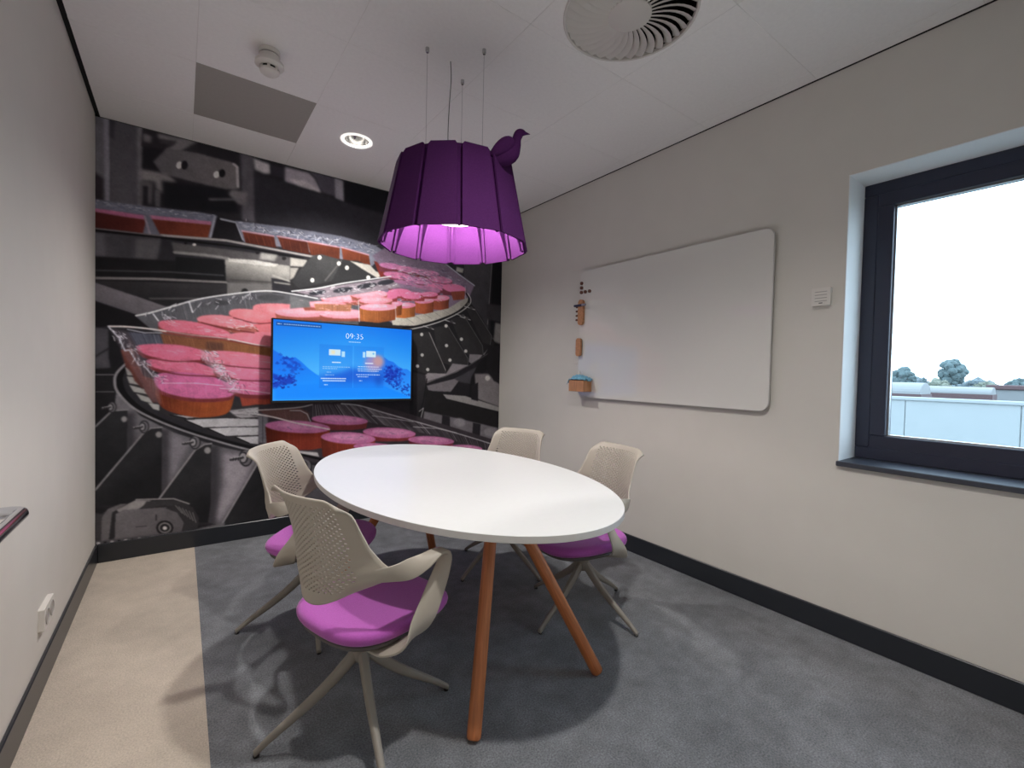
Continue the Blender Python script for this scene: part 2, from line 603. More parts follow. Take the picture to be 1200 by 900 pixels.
TX = W + 70
tree(TX, 9.45, 0.9, 1.35, 1.62, 'large round tree in the middle of the horizon', M_TREE)
tree(TX, 13.9, 0.3, 1.3, 1.35, 'smaller bushy tree beside the window frame', M_TREE)
tree(TX - 3, 12.0, 0.6, 0.32, 0.85, 'slim pointed conifer right of the bushy tree', M_TREE, True)
tree(TX - 3, 11.2, 0.6, 0.34, 0.75, 'small conifer beside the large round tree', M_TREE, True)
tree(TX - 5, 9.4, 0.2, 1.1, 0.75, 'low yellowish bush under the large round tree', M_TREE2)
tree(TX + 4, 7.2, -0.4, 1.3, 0.95, 'low hazy bush right of the large round tree', M_TREE2)
tree(TX + 4, 4.2, -0.3, 1.5, 1.15, 'hazy tree clump at the right window edge', M_TREE)
hedge = empty('tree_line', (TX + 14, 8, -6))
tag(hedge, 'hazy pale line of low trees along the whole horizon', 'hedge')
rnd = random.Random(8)
bm = bmesh.new()
for k in range(150):
    yy = -16 + 36 * k / 150 + rnd.uniform(-.2, .2)
    hh = 6.9 + 0.5 * math.sin(k * 0.37) * math.sin(k * 0.11) + rnd.uniform(-.25, .25)
    bmesh.ops.create_icosphere(bm, subdivisions=1, radius=rnd.uniform(.35, .6), matrix=Matrix.Translation((rnd.uniform(-.6, .6), yy, hh)))
    bmesh.ops.create_icosphere(bm, subdivisions=1, radius=0.8, matrix=Matrix.Translation((0, yy, hh - 0.9)))
box(bm, -0.5, 0.5, -16.5, 20.5, 0.0, 6.2)
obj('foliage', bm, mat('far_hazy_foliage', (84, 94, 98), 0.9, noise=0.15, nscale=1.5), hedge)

# ------------------------------------------------------------------ ceiling fittings
vent = empty('ceiling_vent', (VENT[0], VENT[1], H))
tag(vent, 'large round white swirl air diffuser in the ceiling', 'air vent')
bm = bmesh.new()
lathe(bm, [(0.2722, 0.012), (0.2722, -0.003), (0.268, -0.005), (0.262, -0.003), (0.260, 0.012)], 64, cap=False)
smooth(obj('rim', bm, M_VENT, vent))
bm = bmesh.new()
lathe(bm, [(0.0, -0.003), (0.082, -0.003), (0.088, 0.0), (0.088, 0.012)], 48, cap=False)
smooth(obj('hub', bm, M_VENT, vent))
bm = bmesh.new()
lathe(bm, [(0.262, 0.012), (0.262, 0.08), (0.0, 0.08)], 48, cap=False)
obj('plenum', bm, M_BLACK, vent)
NB = 34
bm = bmesh.new()
rows = []
for s in range(8):
    f = s / 7
    r = 0.084 + f * 0.178
    wdt = 2 * PI * r / NB * (0.94)
    sweep = 0.30 * f * f
    lo, hi = sweep, sweep + wdt / r
    tilt = 0.004 + 0.019 * f
    pts = []
    for (a, z) in ((lo, -0.002 + 0.0), (lo + (hi - lo) * 0.5, tilt * 0.32), (hi, tilt)):
        pts.append((r * math.cos(a), r * math.sin(a), z))
    rows.append(([bm.verts.new(p) for p in pts], [bm.verts.new((p[0], p[1], p[2] + 0.0018)) for p in pts]))
for (a, a2), (b, b2) in zip(rows, rows[1:]):
    for i in range(2):
        bm.faces.new((a[i], a[i + 1], b[i + 1], b[i]))
        bm.faces.new((a2[i], b2[i], b2[i + 1], a2[i + 1]))
    bm.faces.new((a[0], b[0], b2[0], a2[0]))
    bm.faces.new((a[2], a2[2], b2[2], b[2]))
blade = smooth(obj('blade', bm, M_VENT, vent))
for k in range(1, NB):
    o = blade.copy()
    COL.objects.link(o)
    o.parent = vent
    o.rotation_euler = (0, 0, 2 * PI * k / NB)

M_LED = mat('downlight_led', (255, 250, 240), 0.5, emit=(255, 246, 232), estr=22.0)
M_REFL = mat('satin_reflector', (200, 200, 200), 0.2, metal=1.0)
for (cx, cy), lab in zip(DOWNLIGHTS, ('round recessed downlight in the ceiling near the mural', 'round recessed downlight in the ceiling behind the table')):
    d = empty('ceiling_downlight', (cx, cy, H))
    tag(d, lab, 'downlight', 'recessed downlights')
    bm = bmesh.new()
    lathe(bm, [(0.098, 0.0), (0.098, -0.004), (0.092, -0.008), (0.080, -0.006), (0.078, 0.004)], 48, cap=False)
    smooth(obj('trim_ring', bm, mat('glowing_opal_ring', (240, 238, 234), 0.5, emit=(255, 250, 244), estr=0.9), d))
    bm = bmesh.new()
    lathe(bm, [(0.0785, 0.003), (0.074, 0.025), (0.062, 0.052), (0.05, 0.066)], 40, cap=False)
    smooth(obj('reflector', bm, M_REFL, d))
    bm = bmesh.new()
    lathe(bm, [(0.0, 0.064), (0.052, 0.064), (0.052, 0.07), (0.0, 0.07)], 32, cap=False)
    obj('led_disc', bm, M_LED, d)
    ld = bpy.data.lights.new('downlight_beam', 'SPOT')
    ld.energy = DOWNLIGHT_POWER
    ld.color = (1.0, 0.968, 0.925)
    ld.spot_size = math.radians(138)
    ld.spot_blend = 1.0
    ld.shadow_soft_size = 0.05
    lo = bpy.data.objects.new('downlight_beam', ld)
    lo.location = (0, 0, 0.008)
    lo.parent = d
    COL.objects.link(lo)

sd = empty('smoke_detector', (0.752, -1.275, H))
tag(sd, 'white round smoke detector hanging from the ceiling', 'smoke detector')
bm = bmesh.new(); lathe(bm, [(0.0, 0), (0.045, 0), (0.045, -0.020), (0.0, -0.020)], 32)
smooth(obj('mount_base', bm, M_WHITEPL, sd))
bm = bmesh.new(); lathe(bm, [(0.0, -0.024), (0.043, -0.024), (0.043, -0.045), (0.060, -0.054), (0.062, -0.068), (0.050, -0.078), (0.0, -0.078)], 32)
smooth(obj('body', bm, M_WHITEPL, sd))
bm = bmesh.new(); lathe(bm, [(0.0, -0.019), (0.040, -0.019), (0.040, -0.025), (0.0, -0.025)], 32)
obj('joint_ring', bm, M_UNDER, sd)
bm = bmesh.new(); lathe(bm, [(0.0, -0.092), (0.037, -0.092), (0.037, -0.077), (0.0, -0.077)], 32)
obj('sensor_chamber', bm, M_BLACK, sd)
bm = bmesh.new(); lathe(bm, [(0.0, -0.090), (0.042, -0.090), (0.041, -0.098), (0.032, -0.106), (0.0, -0.108)], 32)
smooth(obj('cap', bm, M_WHITEPL, sd))
for k in range(7):
    a = 2 * PI * k / 7
    obj('rib', newbox(0.032, 0.042, -0.006, 0.006, -0.092, -0.076), M_WHITEPL, sd, rot=(0, 0, a))

# ------------------------------------------------------------------ pendant lamp
LC = (1.452, -1.818)
ZB, ZT, RB, RT = 1.80, 2.162, 0.349, 0.272
lamp = empty('pendant_lamp', (LC[0], LC[1], ZB))
tag(lamp, 'purple felt pendant lamp with folded panels hanging above the table', 'pendant lamp')
NP = 12
OFF = math.radians(-90) - YAW + math.radians(-19.5)      # a seam sits left of centre
hz = ZT - ZB


def panel_bm():
    bm = bmesh.new()
    st = PI / NP
    g = 0.0115
    # flat slab with a slightly rounded (chamfered) head, in local frame facing +x
    lb, lt = RB * math.cos(st), RT * math.cos(st)
    wb, wt = RB * math.sin(st) - g, RT * math.sin(st) - g
    prof = [(-wb, 0), (wb, 0)]
    outer = [(-wb, 0.0), (wb, 0.0), (wt + (wb - wt) * 0.04, 0.965), (wt * 0.86, 1.0), (-wt * 0.86, 1.0), (-wt - (wb - wt) * 0.04, 0.965)]
    a, b = [], []
    for (yy, f) in outer:
        x = lb + (lt - lb) * f
        a.append(bm.verts.new((x, yy, f * hz)))
        b.append(bm.verts.new((x - 0.009, yy, f * hz)))
    n = len(a)
    bm.faces.new(a); bm.faces.new(b)
    for i in range(n):
        bm.faces.new((a[i], a[(i + 1) % n], b[(i + 1) % n], b[i]))
    return bm


def fin_bm():
    """folded felt rib behind each seam: a wide backing strip with a curved fin running inwards"""
    bm = bmesh.new()
    L = []
    for s in range(11):
        f = s / 10
        R = RB + (RT - RB) * f
        z = f * hz * 0.985 + 0.004
        r2 = R - 0.036 - 0.15 * f ** 1.7
        sec = [(R - 0.021, -0.004), (R - 0.020, -0.019), (R - 0.025, -0.019), (R - 0.028, -0.005), (r2, -0.0045),
               (r2, 0.0045), (R - 0.028, 0.005), (R - 0.025, 0.019), (R - 0.020, 0.019), (R - 0.021, 0.004)]
        L.append([bm.verts.new((a, b, z)) for a, b in sec])
    for p, q in zip(L, L[1:]):
        for i in range(10):
            bm.faces.new((p[i], p[(i + 1) % 10], q[(i + 1) % 10], q[i]))
    bm.faces.new(L[0]); bm.faces.new(L[-1])
    return bm


pn, fn = None, None
for k in range(NP):
    a = OFF + 2 * PI * k / NP
    if pn is None:
        pn = obj('shade_panel', panel_bm(), M_FELT, lamp, rot=(0, 0, a + PI / NP))
        fn = obj('shade_fin', fin_bm(), M_FELT, lamp, rot=(0, 0, a))
    else:
        for src, ang in ((pn, a + PI / NP), (fn, a)):
            o = src.copy(); COL.objects.link(o); o.parent = lamp; o.rotation_euler = (0, 0, ang)
bm = bmesh.new(); lathe(bm, [(0.0, hz - 0.03), (RT * 0.95, hz - 0.03), (RT * 0.95, hz - 0.022), (0, hz - 0.022)], 24, cap=False)
obj('top_plate', bm, M_FELT, lamp)
M_GLOW = mat('added_shade_glow', (255, 255, 255), 0.5, emit=(255, 244, 236), estr=SHADE_GLOW_EMIT)
bm = bmesh.new(); lathe(bm, [(0.0, 0.128), (0.104, 0.128), (0.108, 0.132)], 40, cap=False)
obj('diffuser', bm, mat('opal_bottom_plate', (255, 255, 255), 0.5, emit=(255, 244, 236), estr=3.0), lamp)
bm = bmesh.new(); lathe(bm, [(0.108, 0.1325), (0.112, 0.136), (0.112, 0.19), (0.0, 0.19)], 40, cap=False)
obj('added_glow_ring', bm, M_GLOW, lamp)  # unseen glowing drum side, added to brighten the inside of the shade
bm = bmesh.new(); lathe(bm, [(0.0, 0.191), (0.116, 0.191), (0.116, 0.25), (0.05, 0.27), (0.05, hz - 0.031), (0, hz - 0.031)], 32, cap=False)
obj('lamp_housing', bm, M_WHITEPL, lamp)
for (hx, hy) in ((1.33, -1.75), (1.542, -1.90), (1.573, -1.646)):
    bm = bmesh.new()
    tube(bm, [(hx - LC[0], hy - LC[1], hz - 0.02), (hx - LC[0], hy - LC[1], H - ZB - 0.01)], 0.0011, 6)
    c = obj('suspension_cable', bm, M_STEEL, lamp)
    bm = bmesh.new(); lathe(bm, [(0, -0.022), (0.006, -0.022), (0.009, -0.015), (0.009, 0), (0, 0)], 16, cap=False)
    obj('cable_anchor', bm, M_STEEL, c, loc=(hx - LC[0], hy - LC[1], H - ZB))
cordpts = catmull([(1.458 - LC[0], -1.733 - LC[1], H - ZB), (1.462 - LC[0], -1.735 - LC[1], 0.82), (1.446 - LC[0], -1.75 - LC[1], 0.66), (1.438 - LC[0], -1.76 - LC[1], 0.52), (1.446 - LC[0], -1.765 - LC[1], hz - 0.025)], 6)
bm = bmesh.new(); tube(bm, [tuple(p) for p in cordpts], 0.0018, 6)
obj('power_cord', bm, M_DARKMETAL, lamp)
# felt bird perched on the rim (child of the lamp)
R3 = Vector((math.cos(YAW), -math.sin(YAW), 0))
bp0 = R3 * 0.224 + Vector((-math.sin(YAW), -math.cos(YAW), 0)) * 0.165 + Vector((0, 0, hz - 0.002))
def bird_sec(bm, path, n=14, wide=0.8):
    rings = []
    for i, (a, z, r) in enumerate(path):
        p0 = path[max(i - 1, 0)]; p1 = path[min(i + 1, len(path) - 1)]
        t = Vector((p1[0] - p0[0], 0, p1[1] - p0[1])).normalized()
        nrm = Vector((-t.z, 0, t.x))
        rings.append([bm.verts.new(Vector((a, 0, z)) + nrm * (r * math.cos(2 * PI * k / n)) + Vector((0, 1, 0)) * (wide * r * math.sin(2 * PI * k / n))) for k in range(n)])
    for p, q in zip(rings, rings[1:]):
        for k in range(n):
            bm.faces.new((p[k], p[(k + 1) % n], q[(k + 1) % n], q[k]))
    bm.faces.new(rings[0]); bm.faces.new(rings[-1])
    return bm
bird = obj('bird_body', bird_sec(bmesh.new(), [tuple(q) for q in catmull([(-0.085, -0.055, 0.006), (-0.05, -0.035, 0.022), (-0.01, -0.022, 0.034), (0.03, -0.005, 0.036), (0.048, 0.03, 0.026), (0.055, 0.062, 0.0195), (0.064, 0.082, 0.0205), (0.078, 0.088, 0.016), (0.092, 0.086, 0.0075), (0.112, 0.083, 0.001)], 4)]),
           M_FELT, lamp, loc=bp0, rot=(0, 0, -YAW))
smooth(bird, 60)
bird['label'] = 'purple felt bird perched on the rim of the shade'
for s in (-1, 1):
    bmw = bmesh.new()
    bmesh.ops.create_icosphere(bmw, subdivisions=3, radius=1.0)
    for v in bmw.verts:
        v.co = Vector((v.co.x * 0.062, v.co.y * 0.016, v.co.z * (0.030 + 0.010 * v.co.x)))
    w = smooth(obj('wing', bmw, M_FELT, bird, loc=(-0.008, s * 0.024, 0.014), rot=(0, math.radians(-38), 0)), 60)

# ------------------------------------------------------------------ table
TC = (1.497, -1.73)
TA, TB_, TZ = 0.972, 0.588, 0.722
table = empty('meeting_table', (TC[0], TC[1], 0), math.radians(0.9))
tag(table, 'white oval meeting table on four splayed wooden legs', 'table')
bm = bmesh.new()
n = 128
prof = [(-0.001, 0.0), (0.0, -0.0012), (0.0, -0.0225), (-0.002, -0.0245)]
rings = []
for dr, dz in prof:
    rings.append([bm.verts.new(((TB_ + dr) * math.cos(2 * PI * i / n), (TA + dr) * math.sin(2 * PI * i / n), TZ + dz)) for i in range(n)])
for p, q in zip(rings, rings[1:]):
    for i in range(n):
        bm.faces.new((p[i], p[(i + 1) % n], q[(i + 1) % n], q[i]))
bm.faces.new(rings[0]); bm.faces.new(rings[-1])
obj('tabletop', bm, M_WHITE_TOP, table)
bm = bmesh.new()
for (r0, z0), (r1, z1) in (((0.0004, -0.0018), (0.0004, -0.0222)),):
    a = [bm.verts.new(((TB_ + r0) * math.cos(2 * PI * i / n), (TA + r0) * math.sin(2 * PI * i / n), TZ + z0)) for i in range(n)]
    b = [bm.verts.new(((TB_ + r1) * math.cos(2 * PI * i / n), (TA + r1) * math.sin(2 * PI * i / n), TZ + z1)) for i in range(n)]
    for i in range(n):
        bm.faces.new((a[i], a[(i + 1) % n], b[(i + 1) % n], b[i]))
obj('edge_band', bm, M_EDGE, table)
for sx in (-1, 1):
    for sy in (-1, 1):
        foot = Vector((sx * 0.298, sy * 0.728, 0.0))
        top = Vector((sx * 0.030, sy * 0.43, TZ - 0.03))
        d = (top - foot)
        L = d.length
        bm = bmesh.new()
        lathe(bm, [(0.0, 0.0), (0.019, 0.0), (0.0235, 0.006), (0.0245, 0.02), (0.0245, L)], 28)
        o = smooth(obj('leg', bm, M_WOOD, table, loc=foot + Vector((0, 0, 0.0065))))
        o.rotation_mode = 'QUATERNION'
        o.rotation_quaternion = d.to_track_quat('Z', 'Y')
for sy in (-1, 1):
    obj('mounting_plate', newbox(-0.09, 0.09, sy * 0.43 - 0.05, sy * 0.43 + 0.05, TZ - 0.034, TZ - 0.0245, bevel=0.002), M_DARKMETAL, table)

# ------------------------------------------------------------------ chairs
def lerp(x, xs, ys):
    return float(np.interp(x, xs, ys))


def back_pt(u, v):
    hw = lerp(v, [0, .06, .12, .18, .23, .28, .33, .39, .46, .55, .7, 1.0], [.128, .158, .188, .216, .239, .250, .241, .224, .210, .200, .191, .181])
    z = 0.492 + 0.352 * v
    z += 0.05 * (1 - v) ** 3 * abs(u) ** 2.2
    z -= 0.022 * max(0.0, (abs(u) - 0.72) / 0.28) ** 2 * max(0, (v - .8) / .2) ** 1.5
    x = -0.195 - 0.058 * v ** 1.15 + 0.012 * math.sin(PI * v)
    sag = lerp(v, [0, .12, .27, .40, .55, .7, 1], [0.055, 0.095, 0.135, 0.110, 0.088, 0.076, 0.055])
    x += sag * u * u
    lip = max(0.0, (v - 0.86) / 0.14)
    x -= (0.008 + 0.022 * abs(u) ** 3) * lip * lip
    return Vector((x, hw * u, z))


def backrest_bm():
    bm = bmesh.new()
    NU, NV = 36, 44
    P = [[bm.verts.new(back_pt(-1 + 2 * i / NU, j / NV)) for i in range(NU + 1)] for j in range(NV + 1)]
    for j in range(NV):
        for i in range(NU):
            c = [P[j][i], P[j][i + 1], P[j + 1][i + 1], P[j + 1][i]]
            u = -1 + 2 * (i + .5) / NU
            v = (j + .5) / NV
            lim = min(0.80, 0.80 - max(0, .26 - v) * 1.4) * 0.19 / max(0.19, lerp(v, [0, .12, .18, .28, .39, .55], [.128, .188, .213, .236, .22, .199]))
            if abs(u) < lim and 0.11 < v < 0.93 and (i + j) % 2 == 0:
                cen = sum((q.co for q in c), Vector()) / 4
                s = 0.78
                inn = [bm.verts.new(cen + (q.co - cen) * s) for q in c]
                for k in range(4):
                    bm.faces.new((c[k], c[(k + 1) % 4], inn[(k + 1) % 4], inn[k]))
            else:
                bm.faces.new(c)
    return bm


_b0, _b1 = back_pt(-0.84, 0.28), back_pt(-0.985, 0.28)
_w0 = (back_pt(-0.84, 0.36) - back_pt(-0.84, 0.20)).normalized()
_w1 = (back_pt(-0.985, 0.36) - back_pt(-0.985, 0.20)).normalized()
ARM = [(_b0.x, _b0.y, _b0.z, *_w0, 0.022, 0.0030),
       (_b1.x, _b1.y, _b1.z, *_w1, 0.027, 0.0036),
       (-0.026, -0.266, 0.613, 0.05, 0.20, 0.97, 0.031, 0.0046),
       (0.022, -0.278, 0.624, 0.0, 0.65, 0.70, 0.026, 0.0056),
       (0.078, -0.284, 0.640, 0.0, 1.0, 0.2, 0.021, 0.0062),
       (0.108, -0.285, 0.632, -0.05, 1.0, 0.0, 0.021, 0.0065),
       (0.108, -0.283, 0.598, -0.60, 0.8, -0.1, 0.024, 0.0062),
       (0.074, -0.281, 0.528, -1.0, 0.45, -0.4, 0.031, 0.0056),
       (0.030, -0.277, 0.448, -1.0, 0.35, -0.5, 0.036, 0.0056),
       (-0.010, -0.255, 0.385, -1.0, 0.1, -0.5, 0.040, 0.0060),
       (-0.040, -0.205, 0.350, -1.0, 0.0, -0.2, 0.040, 0.0065),
       (-0.045, -0.13, 0.338, -1.0, 0.0, 0.0, 0.038, 0.007),
       (-0.045, -0.03, 0.336, -1.0, 0.0, 0.0, 0.036, 0.007)]


def seat_bm(scale, ztop, zmid, zbot, puff):
    bm = bmesh.new()
    n = 56

    def outline(a):
        c, s = math.cos(a), math.sin(a)
        e = 3.0
        r = (abs(c) ** e + abs(s) ** e) ** (-1 / e)
        x, y = r * c, r * s
        y *= 0.96 + 0.02 * x
        return x * 0.232, y * 0.236
    prof = []
    for k in range(5):
        f = k / 4
        prof.append((0.02 + 0.86 * f, ztop - 0.004 * math.cos(f * PI / 2) ** 2))
    for k in range(1, 7):
        t = k / 6 * PI / 2
        prof.append((0.88 + 0.12 * math.sin(t), zmid + (ztop - zmid) * math.cos(t)))
    for k in range(1, 5):
        t = k / 4 * PI / 2
        prof.append((1.0 - 0.10 * (1 - math.cos(t)), zmid - (zmid - zbot) * math.sin(t)))
    prof.append((0.05, zbot))
    rings = []
    for f, z in prof:
        ring = []
        for i in range(n):
            x, y = outline(2 * PI * i / n)
            x, y = x * f * scale, y * f * scale
            dz = -0.9 * max(0, x - 0.12) ** 2 * puff + 0.35 * max(0, -x - 0.10) ** 2 * puff + 0.12 * y * y * puff
            ring.append(bm.verts.new((0.050 + x, y, z + dz)))
        rings.append(ring)
    for p, q in zip(rings, rings[1:]):
        for i in range(n):
            bm.faces.new((p[i], p[(i + 1) % n], q[(i + 1) % n], q[i]))
    bm.faces.new(rings[0]); bm.faces.new(rings[-1])
    return bm


def make_chair():
    root = empty('meeting_chair')
    bk = obj('backrest', backrest_bm(), M_CHAIR, root)
    for pgn in bk.data.polygons: pgn.use_smooth = True
    so = bk.modifiers.new('thickness', 'SOLIDIFY')
    so.thickness = 0.0075
    so.offset = 0.0
    for s in (1, -1):
        keys = [(k[0], k[1] * s, k[2], k[3], k[4] * s, k[5], k[6], k[7]) for k in ARM]
        a = obj('armrest', ribbon(bmesh.new(), keys), M_CHAIR, root)
        smooth(a, 50)
    st = smooth(obj('seat', seat_bm(1.0, 0.420, 0.398, 0.372, 1.0), M_SEAT, root), 60)
    smooth(obj('seat_pan', seat_bm(0.93, 0.376, 0.366, 0.352, 0.6), M_UNDER, root), 60)
    bm = bmesh.new()
    lathe(bm, [(0.0, 0.352), (0.055, 0.352), (0.05, 0.33), (0.03, 0.315), (0.0, 0.315)], 24, cap=False)
    smooth(obj('swivel_plate', bm, M_UNDER, root))
    bm = bmesh.new()
    lathe(bm, [(0.0, 0.318), (0.021, 0.318), (0.021, 0.285), (0.0, 0.285)], 24, cap=False)
    smooth(obj('column', bm, M_DARKMETAL, root))
    bm = bmesh.new()
    lathe(bm, [(0.0, 0.296), (0.030, 0.296), (0.033, 0.285), (0.034, 0.255), (0.030, 0.225), (0.018, 0.212), (0.0, 0.210)], 28, cap=False)
    smooth(obj('hub', bm, M_CHAIRBASE, root))
    keys = []
    for f in range(9):
        t = f / 8
        r = 0.012 + 0.313 * t
        z = 0.254 - 0.243 * t - 0.030 * math.sin(PI * t) * (1 - t)
        keys.append((r, 0, z, t))
    bm = bmesh.new()
    rings = []
    for r, _, z, t in keys:
        hh = 0.0215 * (1 - t) + 0.0085 * t
        hw = 0.0165 * (1 - t) + 0.0095 * t
        sec = [(-hw * .55, hh), (hw * .55, hh), (hw, hh * .5), (hw, -hh * .6), (hw * .6, -hh), (-hw * .6, -hh), (-hw, -hh * .6), (-hw, hh * .5)]
        rings.append([bm.verts.new((r + b * 0.25, a, max(0.002, z + b))) for a, b in sec])
    for p, q in zip(rings, rings[1:]):
        for i in range(8):
            bm.faces.new((p[i], p[(i + 1) % 8], q[(i + 1) % 8], q[i]))
    bm.faces.new(rings[0]); bm.faces.new(rings[-1])
    leg = smooth(obj('leg', bm, M_CHAIRBASE, root), 50)
    bm = bmesh.new(); lathe(bm, [(0, 0), (0.009, 0), (0.010, 0.004), (0.0, 0.006)], 14, cap=False)
    gl = obj('glide', bm, M_DARKMETAL, leg, loc=(0.318, 0, 0.0))
    for k in range(1, 4):
        o = leg.copy(); COL.objects.link(o); o.parent = root; o.rotation_euler = (0, 0, k * PI / 2)
        g = gl.copy(); COL.objects.link(g); g.parent = o
    return root


def copy_tree(o, parent=None):
    c = o.copy()
    COL.objects.link(c)
    if parent is not None: c.parent = parent
    for ch in list(o.children):
        copy_tree(ch, c)
    return c


CHAIRS = [  # x, y, facing, base angle, label
    (0.935, -2.16, 18, -5.7, 'perforated beige chair with violet seat in the left foreground, nearest the viewer'),
    (0.95, -1.37, -37, -8, 'beige chair with violet seat at the left table side, directly before the mural'),
    (2.07, -1.36, 203, 12, 'beige chair mostly hidden behind the far right side of the table'),
    (2.11, -2.05, 173, 8.5, 'beige chair with violet seat at the right table end, beside the window wall'),
]
proto = make_chair()
roots = [proto] + [copy_tree(proto) for _ in CHAIRS[1:]]
for r, (x, y, fa, ba, lab) in zip(roots, CHAIRS):
    r.location = (x, y, 0)
    r.rotation_euler = (0, 0, math.radians(fa))
    tag(r, lab, 'chair', 'meeting chairs around the oval table')
    for ch in r.children:
        if ch.name.split('.')[0] == 'leg':
            ch.rotation_euler.z += math.radians(ba - fa)

# ------------------------------------------------------------------ whiteboard and its things
wb = empty('whiteboard', (W - 0.001, -1.846, 1.045))
tag(wb, 'large frameless whiteboard with rounded corners on the right wall', 'whiteboard')
def rrect(w, h, r, n=8):
    out = []
    for cx, cy, a0 in ((w - r, h - r, 0), (-w + r, h - r, 90), (-w + r, -h + r, 180), (w - r, -h + r, 270)):
        for i in range(n + 1):
            a = math.radians(a0 + 90 * i / n)
            out.append((cx + r * math.cos(a), cy + r * math.sin(a)))
    return out
RX = Matrix(((0, 0, -1), (-1, 0, 0), (0, 1, 0))).to_euler()     # local xy plane -> wall plane facing -x
HB, HBZ = 0.719, 0.4875
bm = prism(bmesh.new(), rrect(HB, HBZ, 0.055), 0.018, 0.0265)
obj('board', bm, M_BOARDEDGE, wb, loc=(0, 0, HBZ), rot=RX)
bm = prism(bmesh.new(), rrect(HB - 0.003, HBZ - 0.003, 0.052), 0.0266, 0.0285)
obj('writing_surface', bm, M_BOARD, wb, loc=(0, 0, HBZ), rot=RX)
bm = prism(bmesh.new(), rrect(HB - 0.06, HBZ - 0.06, 0.03), 0.0, 0.018)
obj('wall_spacer', bm, M_BLACK, wb, loc=(0, 0, HBZ), rot=RX)
XB = W - 0.0297       # front of the board
DW = mat('dark_wood_magnet', (104, 66, 52), 0.5)
ML = ['round wooden magnet at the top of the column of magnets', 'round wooden magnet in the middle of the column of magnets',
      'round wooden magnet at the corner of the magnet row', 'second round wooden magnet of the magnet row', 'round wooden magnet at the right end of the magnet row']
for (yy, zz), lab in zip(((-1.150, 1.925), (-1.150, 1.89), (-1.150, 1.855), (-1.192, 1.855), (-1.236, 1.855)), ML):
    bm = bmesh.new(); lathe(bm, [(0, 0.0), (0.0125, 0.0), (0.013, 0.003), (0.0125, 0.012), (0.010, 0.0135), (0, 0.014)], 20, cap=False)
    m = smooth(obj('magnet', bm, DW, None, loc=(XB, yy, zz), rot=RX))
    tag(m, lab, 'magnet', 'wooden magnets on the whiteboard')
# pen holder
ph = empty('pen_holder', (XB, -1.158, 1.70))
tag(ph, 'upright wooden pen holder on the left edge of the whiteboard', 'pen holder')
obj('holder_plate', prism(bmesh.new(), rrect(0.026, 0.098, 0.0255, 8), 0.0, 0.022), M_BEECH, ph, rot=RX)
for k, dz in enumerate((0.045, 0.012, -0.022, -0.055)):
    bm = bmesh.new(); lathe(bm, [(0, 0), (0.008, 0), (0.008, 0.028), (0.006, 0.032), (0, 0.032)], 14, cap=False)
    obj('peg', bm, DW, ph, loc=(-0.011, 0.024, dz), rot=(-PI / 2, 0, 0))
for k, (dz, colr, nm) in enumerate(((0.052, (40, 44, 74), 'dark blue marker pen pushed through the pen holder'),)):
    pen = empty('marker_pen', (XB - 0.034, -1.160, 1.70 + dz))
    tag(pen, nm, 'marker pen')
    bm = bmesh.new(); lathe(bm, [(0, -0.055), (0.008, -0.055), (0.009, -0.05), (0.009, 0.03), (0, 0.03)], 16, cap=False)
    smooth(obj('barrel', bm, mat('navy_marker', colr, 0.4), pen, rot=(PI / 2, 0, 0)))
    bm = bmesh.new(); lathe(bm, [(0, 0.0), (0.0098, 0.0), (0.0092, 0.032), (0.006, 0.036), (0, 0.036)], 16, cap=False)
    smooth(obj('cap', bm, mat('grey_marker_cap', (150, 150, 165), 0.4), pen, loc=(0, -0.03, 0), rot=(PI / 2, 0, 0)))
# eraser
er = empty('board_eraser', (XB, -1.146, 1.432))
tag(er, 'pale wooden pill-shaped eraser on the whiteboard', 'eraser')
obj('wood_grip', prism(bmesh.new(), rrect(0.024, 0.070, 0.022, 8), 0.007, 0.026), M_BEECH, er, rot=RX)
obj('felt_pad', prism(bmesh.new(), rrect(0.023, 0.069, 0.021, 8), 0.0, 0.0069), mat('grey_felt', (120, 116, 112), 0.95), er, rot=RX)
# wooden box with cloth
bx = empty('wall_box', (XB, -1.200, 1.092))
tag(bx, 'small open wooden box fixed to the lower left whiteboard corner', 'box')
bxw, bxd, bxh, th = 0.079, 0.088, 0.084, 0.009
obj('front_board', newbox(-bxd, -bxd + th, -bxw, bxw, 0, bxh, bevel=0.002), M_BEECH, bx)
obj('back_board', newbox(-th, -0.0003, -bxw, bxw, 0, bxh, bevel=0.002), M_BEECH, bx)
for s in (-1, 1):
    obj('side_board', newbox(-bxd + th, -th, min(s * bxw, s * (bxw - th)), max(s * bxw, s * (bxw - th)), 0, bxh, bevel=0.002), M_BEECH, bx)
obj('bottom_board', newbox(-bxd + th, -th, -bxw + th, bxw - th, 0.0, th), M_BEECH, bx)
bm = bmesh.new()
NG = 26
rnd = random.Random(3)
G = []
for i in range(NG + 1):
    row = []
    for j in range(NG + 1):
        u, v = -1 + 2 * i / NG, -1 + 2 * j / NG
        zz = 0.086 + 0.030 * (1 - u * u) * (1 - 0.6 * v * v) + 0.007 * math.sin(9 * u + 4 * v) + 0.006 * math.sin(15 * v - 5 * u)
        xx = -bxd / 2 - 0.004 + v * 0.044
        yy = u * 0.092
        if u > 0.80: zz -= 0.9 * (u - 0.80) * 0.13
        if v < -0.82: zz = min(zz, 0.092) ; 
        row.append(bm.verts.new((xx, yy, zz)))
    G.append(row)
for i in range(NG):
    for j in range(NG):
        bm.faces.new((G[i][j], G[i + 1][j], G[i + 1][j + 1], G[i][j + 1]))
cl = smooth(obj('cleaning_cloth', bm, M_CLOTH, None, loc=(XB, -1.200, 1.092)), 80)
